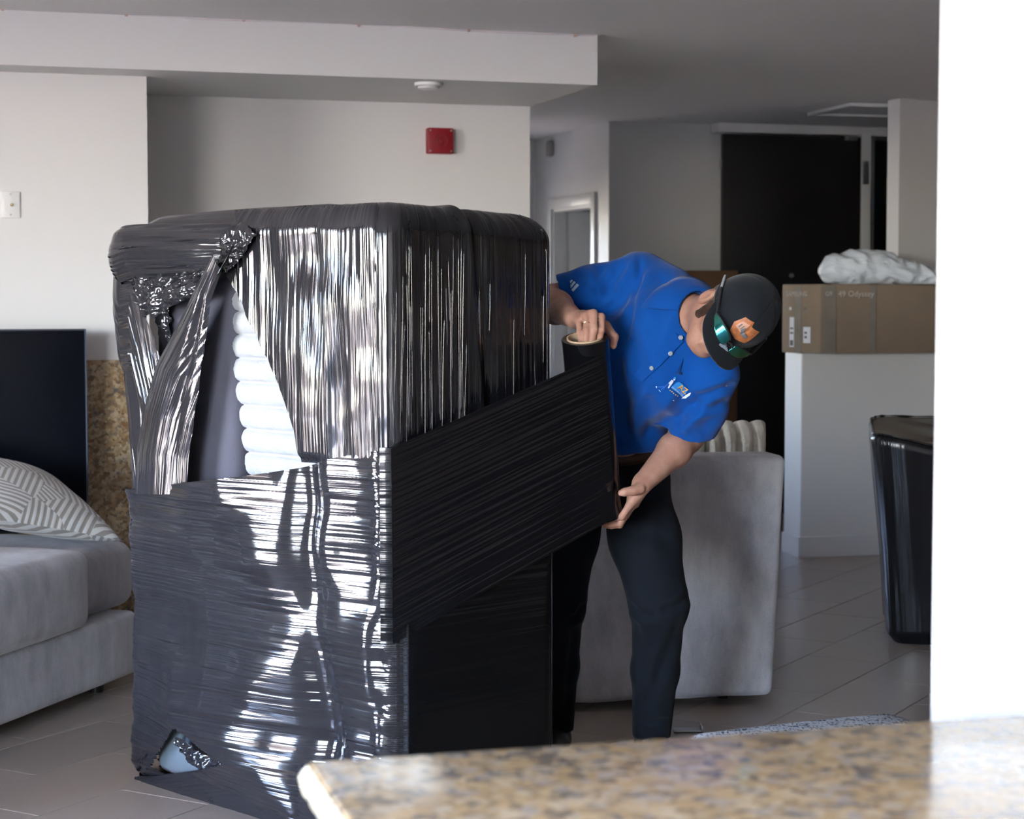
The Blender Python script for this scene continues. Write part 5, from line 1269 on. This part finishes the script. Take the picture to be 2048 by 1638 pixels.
for q in ([(1142, 577), (1147, 573), (1157, 578), (1150, 583)], [(1141.5, 572), (1140, 567), (1143, 560), (1148, 559), (1148, 566)], [(1143, 574), (1150, 567), (1154, 571), (1144.5, 581)]): pass
for q in ([(1140.5, 563), (1143.5, 560.5), (1146, 562), (1141.5, 568)], [(1141.5, 571), (1148, 563), (1151, 566), (1142.5, 577)], [(1143.5, 580), (1153, 568), (1158.5, 571), (1147, 583.5)]): dpoly('sleeve_stripe', q, M['silver_print'], TS, shirt, 0.0025, 0)
# ------------------------------------------------------------------ trousers, belt, shoes
ft = Field(Vector((-0.12, 5.45, 0.02)), Vector((0.75, 6.35, 1.12)), 0.0065)
ft.cap(HpR, HpL, 0.115, 0.112, 0.05, flat=(Vector((0, 1, 0.3)), 0.95)); ft.chain([pel+Vector((0, 0.01, -0.03)), J(1212, 880, 5.95)], [0.150, 0.140], 0.05, flat=(TF, 0.82))
ft.chain([HpL, HpL.lerp(KnL, 0.5), KnL], [0.108, 0.104, 0.088], 0.04); ft.chain([KnL, KnL.lerp(AnL, 0.5), AnL], [0.082, 0.070, 0.060], 0.03)
ft.chain([HpR, HpR.lerp(KnR, 0.5), KnR], [0.105, 0.088, 0.074], 0.04); ft.chain([KnR, KnR.lerp(AnR, 0.5), AnR], [0.070, 0.060, 0.056], 0.03)
ft.cut((0, 0, 0.075), (0, 0, -1)); ft.cut(J(1235, 878, 5.9), Vector((-0.1, -0.3, 1)))
vT, fT = ft.surf(2)
vT = creases(vT, fT, [([(1250, 1205), (1280, 1228), (1310, 1235)], 8, 0.010), ([(1382, 1190), (1350, 1215), (1320, 1222)], 8, 0.008), ([(1262, 1225), (1282, 1300), (1290, 1400)], 10, 0.006), ([(1365, 1235), (1330, 1320), (1290, 1420)], 12, 0.008), ([(1245, 1060), (1300, 1070), (1360, 1090)], 14, 0.005), ([(1172, 1205), (1155, 1232), (1140, 1240)], 7, 0.010), ([(1150, 1250), (1140, 1330), (1132, 1440)], 8, 0.006), ([(1230, 980), (1270, 1000), (1310, 1000)], 9, 0.006), ([(1300, 980), (1325, 1050), (1335, 1120)], 14, 0.004), ([(1270, 1430), (1300, 1445), (1340, 1440)], 6, 0.006), ([(1160, 1090), (1150, 1130), (1155, 1180)], 8, 0.005)])
tro = mesh('trousers', vT, fT, M['trouser'], man)
TT = BVHTree.FromPolygons([tuple(x) for x in vT], [tuple(int(i) for i in q) for q in fT])
def shoe(name, an, yaw):
    f = Field(Vector((an.x-0.2, an.y-0.30, -0.005)), Vector((an.x+0.2, an.y+0.15, 0.16)), 0.006); d_ = Vector((math.sin(yaw), -math.cos(yaw), 0)); g = Vector((an.x, an.y, 0))
    f.cap(g-d_*0.05+Z*0.045, g+d_*0.07+Z*0.045, 0.042, 0.047, 0.02); f.cap(g+d_*0.07+Z*0.042, g+d_*0.175+Z*0.036, 0.047, 0.036, 0.02); f.cap(g-d_*0.01+Z*0.05, g-d_*0.01+Z*0.11, 0.045, 0.04, 0.02)
    f.cut((0, 0, 0.012), (0, 0, -1)); f.cut((0, 0, 0.125), (0, 0, 1)); v, q = f.surf(2); so = mesh(name, v, q, M['leather_black'], man)
    vs_, n_ = [], 28
    for zz, ex in ((0.0, 1.0), (0.013, 1.03), (0.018, 1.0)):
        for k in range(n_):
            a = 2*math.pi*k/n_; x = math.sin(a)*(0.046 if math.cos(a) > -0.2 else 0.040); y = math.cos(a); y = 0.06+y*0.15
            vs_.append(g+d_*(y*ex)+Vector((-d_.y, d_.x, 0))*x*ex+Z*zz)
    fcs = [(r*n_+k, r*n_+(k+1) % n_, (r+1)*n_+(k+1) % n_, (r+1)*n_+k) for r in range(2) for k in range(n_)]+[tuple(range(n_))[::-1], tuple(2*n_+k for k in range(n_))]
    mesh('sole', vs_, fcs, M['black_plastic'], so)
shoe('shoe', AnL, math.radians(12)); shoe('shoe', AnR, math.radians(-8))
bt_, n_ = [], 72
bc_ = J(1226, 884, 5.93); bn = Vector((-0.12, -0.32, 1)).normalized(); be1, be2, _ = frame_of(bn)
for k in range(n_):
    d_ = be1*math.cos(2*math.pi*k/n_)+be2*math.sin(2*math.pi*k/n_); h_ = TT.ray_cast(bc_+d_*0.5-bn*0.018, -d_)
    bt_.append((h_[0] if h_[0] else bc_+d_*0.13)+d_*0.003)
vs = [p+bn*h for p in bt_ for h in (-0.010, 0.026)]; belt = mesh('belt', vs, [(2*k, 2*((k+1) % n_), 2*((k+1) % n_)+1, 2*k+1) for k in range(n_)], M['brown_leather'], man)
sm = belt.modifiers.new('thickness', 'SOLIDIFY'); sm.thickness = 0.004; sm.offset = 1
# ------------------------------------------------------------------ hair, cap
fh = Field(HC-Vector((0.17, 0.17, 0.17)), HC+Vector((0.17, 0.17, 0.17)), 0.0042)
fh.ell(hd(0, -0.016, 0.030), HAX, (0.0815, 0.100, 0.104), 0.01); fh.cap(hd(0.040, -0.075, -0.03), hd(-0.040, -0.075, -0.03), 0.030, 0.030, 0.02)
for s_ in (-1, 1): fh.cap(hd(0.074*s_, 0.020, 0.03), hd(0.069*s_, 0.028, -0.055), 0.017, 0.012, 0.008)
X, Y, Zc = np.meshgrid(*[fh.lo[i]+fh.res*np.arange(fh.n[i]) for i in range(3)], indexing='ij')
lr, lf_, lu = [(X-HC.x)*a.x+(Y-HC.y)*a.y+(Zc-HC.z)*a.z for a in (HR, HF, HU)]
keep = np.maximum.reduce([lu-0.055, np.where(np.abs(lr) > 0.055, lf_-0.044, lf_-0.02), -0.070-lu])
keep = np.maximum(keep, np.where((np.abs(lr) > 0.066) & (lf_ < 0.004) & (lf_ > -0.036) & (lu < 0.006), 0.01, -1))
fh.d = np.maximum(fh.d, keep.astype(np.float32)); vh, qh = fh.surf(1)
nh = vnormals(vh, qh); vh = vh+nh*(0.0025*vnoise(vh[:, 0]*170, vh[:, 2]*110+vh[:, 1]*60, 4)+0.001)[:, None]
mesh('hair', vh, qh, M['hair'], man)
cap_o = empty('cap', HC, '', ''); del cap_o['label']; del cap_o['category']; cap_o.parent = man; cap_o.matrix_parent_inverse = man.matrix_world.inverted()
# crown of the cap: six panels
vs = []; na, nb = 96, 28
CAPC = hd(0, -0.010, 0.030); cr1, cr2, cr3 = 0.094, 0.114, 0.110
def crown(a, b, o=0.0):
    """a around (0 = front), b 0 rim to 1 top"""
    e = b*math.pi/2; rr = math.cos(e)**0.85 if e < math.pi/2 else 0; h = math.sin(e)
    seam = 1-0.016*math.exp(-(((math.degrees(a)+30) % 60-30)/2.0)**2)*(b < 0.97)
    fr = 0.010*max(0, math.cos(a))*math.sin(math.pi*b)              # structured front
    p = CAPC+HR*(math.sin(a)*(cr1+o)*rr*seam)+HF*((math.cos(a)*(cr2+o)*rr)*seam+fr)+HU*((cr3+o)*h*seam-0.012*(1-b)*(math.cos(a) < -2))
    return p
for i in range(na):
    for j in range(nb+1): vs.append(crown(2*math.pi*i/na, -0.10+1.1*j/nb if j else -0.10))
crn = mesh('crown', vs, grid(na, nb+1, True), M['cap'], cap_o); sm = crn.modifiers.new('thickness', 'SOLIDIFY'); sm.thickness = 0.002; sm.offset = -1
lathe('top_button', crown(0, 1.0)-HU*0.001, HU, [(0.0075, 0), (0.0075, 0.002), (0.005, 0.0045), (0, 0.005)], M['cap'], cap_o, 18)
tube('crown_band', [crown(2*math.pi*k/60, -0.06, 0.0012) for k in range(60)], 0.0018, M['cap'], cap_o, 6, closed=True)
# visor
vs = []; na, nb = 44, 16
def visor(a, k):
    """a -1..1 across, k 0 at crown to 1 at lip"""
    ang = a*math.radians(68); root = crown(ang, -0.07, 0.0)
    ln = 0.096*(max(0, 1-abs(a)**2.2))**0.75
    drop = (0.020*k + 0.024*(abs(a)**2)*k)*(1-abs(a)**6) - 0.004
    return root+HF*(ln*k)+HU*(-drop*0.8-0.010*abs(a)**2*(1-abs(a)**6)*k)+HR*(0.012*a*(1-abs(a)**4)*k)
for i in range(na+1):
    for j in range(nb+1): vs.append(visor(-1+2*i/na, j/nb))
vis = mesh('visor', vs, grid(na+1, nb+1), M['cap'], cap_o); sm = vis.modifiers.new('thickness', 'SOLIDIFY'); sm.thickness = 0.004; sm.offset = 0
bvv = [tuple(v.co) for v in crn.data.vertices]; TC = BVHTree.FromPolygons(bvv, [tuple(p.vertices) for p in crn.data.polygons])
bvv2 = [tuple(v.co) for v in vis.data.vertices]; TV_ = BVHTree.FromPolygons(bvv2, [tuple(p.vertices) for p in vis.data.polygons])
# leather patch on the crown and tag on the visor (drawn where they sit on the cap)
def surf_patch(name, fn, pts, m, parent, sub=2):
    v, f = poly_tri(pts, sub); return mesh(name, [fn(x, y) for x, y in v], f, m, parent, smooth=False)
leather = plain('orange_leather', (0.36, 0.12, 0.04), 0.5, var=0.25, vscale=60, bs=0.2, bscale=200); leather2 = plain('dusty_orange_leather', (0.42, 0.22, 0.15), 0.5, var=0.2, vscale=60)
cpf = lambda o: (lambda x, y: crown(x, y, o))
surf_patch('leather_patch', cpf(0.0040), [(-0.36, 0.12), (-0.38, 0.44), (-0.02, 0.42), (0.06, 0.50), (0.40, 0.42), (0.42, 0.22), (0.24, 0.08), (-0.05, 0.06)], leather, cap_o)
surf_patch('leather_patch_panel', cpf(0.0056), [(0.06, 0.22), (0.08, 0.42), (0.32, 0.36), (0.32, 0.22)], leather2, cap_o)
surf_patch('patch_print', cpf(0.0070), [(-0.20, 0.20), (-0.18, 0.26), (0.0, 0.27), (0.1, 0.34), (0.14, 0.26), (0.02, 0.20)], M['ink'], cap_o)
surf_patch('patch_print', cpf(0.0070), [(0.14, 0.26), (0.16, 0.34), (0.19, 0.33), (0.17, 0.25)], M['ink'], cap_o); surf_patch('patch_print', cpf(0.0070), [(0.22, 0.25), (0.24, 0.33), (0.28, 0.32), (0.26, 0.25)], M['ink'], cap_o)
def vtop(x, y): return visor(x, y)+HU*0.0035
surf_patch('visor_tag', vtop, [(0.14, 0.12), (0.16, 0.52), (-0.16, 0.42)], M['silver_print'], cap_o)
v, f = text_data('BOA', 0.13); mesh('tag_lettering', [visor(0.05-x*0.9, 0.32+y*1.0)+HU*0.0045 for x, y in v], f, M['black_plastic'], cap_o, smooth=False)
# ------------------------------------------------------------------ mirrored sunglasses resting on the cap
sg = empty('sunglasses', crown(0, 0.05), 'wraparound sunglasses with green mirrored lenses resting on the black cap', 'sunglasses')
m, t, b = nt('green_mirror_lens'); b.inputs['Metallic'].default_value = 0.9; b.inputs['Roughness'].default_value = 0.08
lw = t.nodes.new('ShaderNodeLayerWeight'); lw.inputs[0].default_value = 0.4; L(t, ramp(t, lw.outputs['Facing'], [(0.0, (0.02, 0.16, 0.17)), (0.5, (0.10, 0.30, 0.10)), (1.0, (0.45, 0.5, 0.08))]), b.inputs['Base Color'])
def lens_pt(x, y): 
    """x across the brow (radians round the crown), y up"""
    o = 0.016+0.012*(1-(x/1.1)**2); return crown(x, 0.0, o)+HU*(y*0.9+0.004)+HF*(0.010*(1-(x/1.0)**2)-y*0.35)
for sgn in (-1, 1):
    vs, n1, n2 = [], 24, 10
    for i in range(n1+1):
        for j in range(n2+1):
            k = i/n1; x = sgn*(0.10+0.66*k); hgt = 0.040*math.sin(math.pi*min(1, 0.12+0.88*k**0.8))**0.6*(1-0.25*k); yy = (j/n2-0.45)*hgt*(1.0)
            vs.append(lens_pt(x, yy))
    ln_ = mesh('lens', vs, grid(n1+1, n2+1), m, sg); q = ln_.modifiers.new('thickness', 'SOLIDIFY'); q.thickness = 0.002
    tube('rim', [lens_pt(sgn*(0.08+0.70*i/16), 0.55*0.040*math.sin(math.pi*min(1, 0.12+0.88*(i/16)**0.8))**0.6*(1-0.25*i/16)+0.001) for i in range(17)], 0.0018, M['black_plastic'], sg, 6)
    ap_ = [lens_pt(sgn*0.76, 0.006), crown(sgn*1.05, 0.06, 0.012), crown(sgn*1.45, 0.07, 0.010), crown(sgn*1.85, 0.03, 0.010), crown(sgn*2.15, -0.06, 0.012)]
    tube('temple_arm', ap_[:3], [0.003, 0.0034, 0.0032], M['black_plastic'], sg, 8); tube('temple_tip', ap_[2:], [0.0034, 0.0045, 0.004], plain('pale_grey_rubber', (0.42, 0.45, 0.46), 0.5), sg, 8)
tube('bridge', [lens_pt(-0.10, 0.004), lens_pt(0, 0.008), lens_pt(0.10, 0.004)], 0.0028, M['black_plastic'], sg, 8)
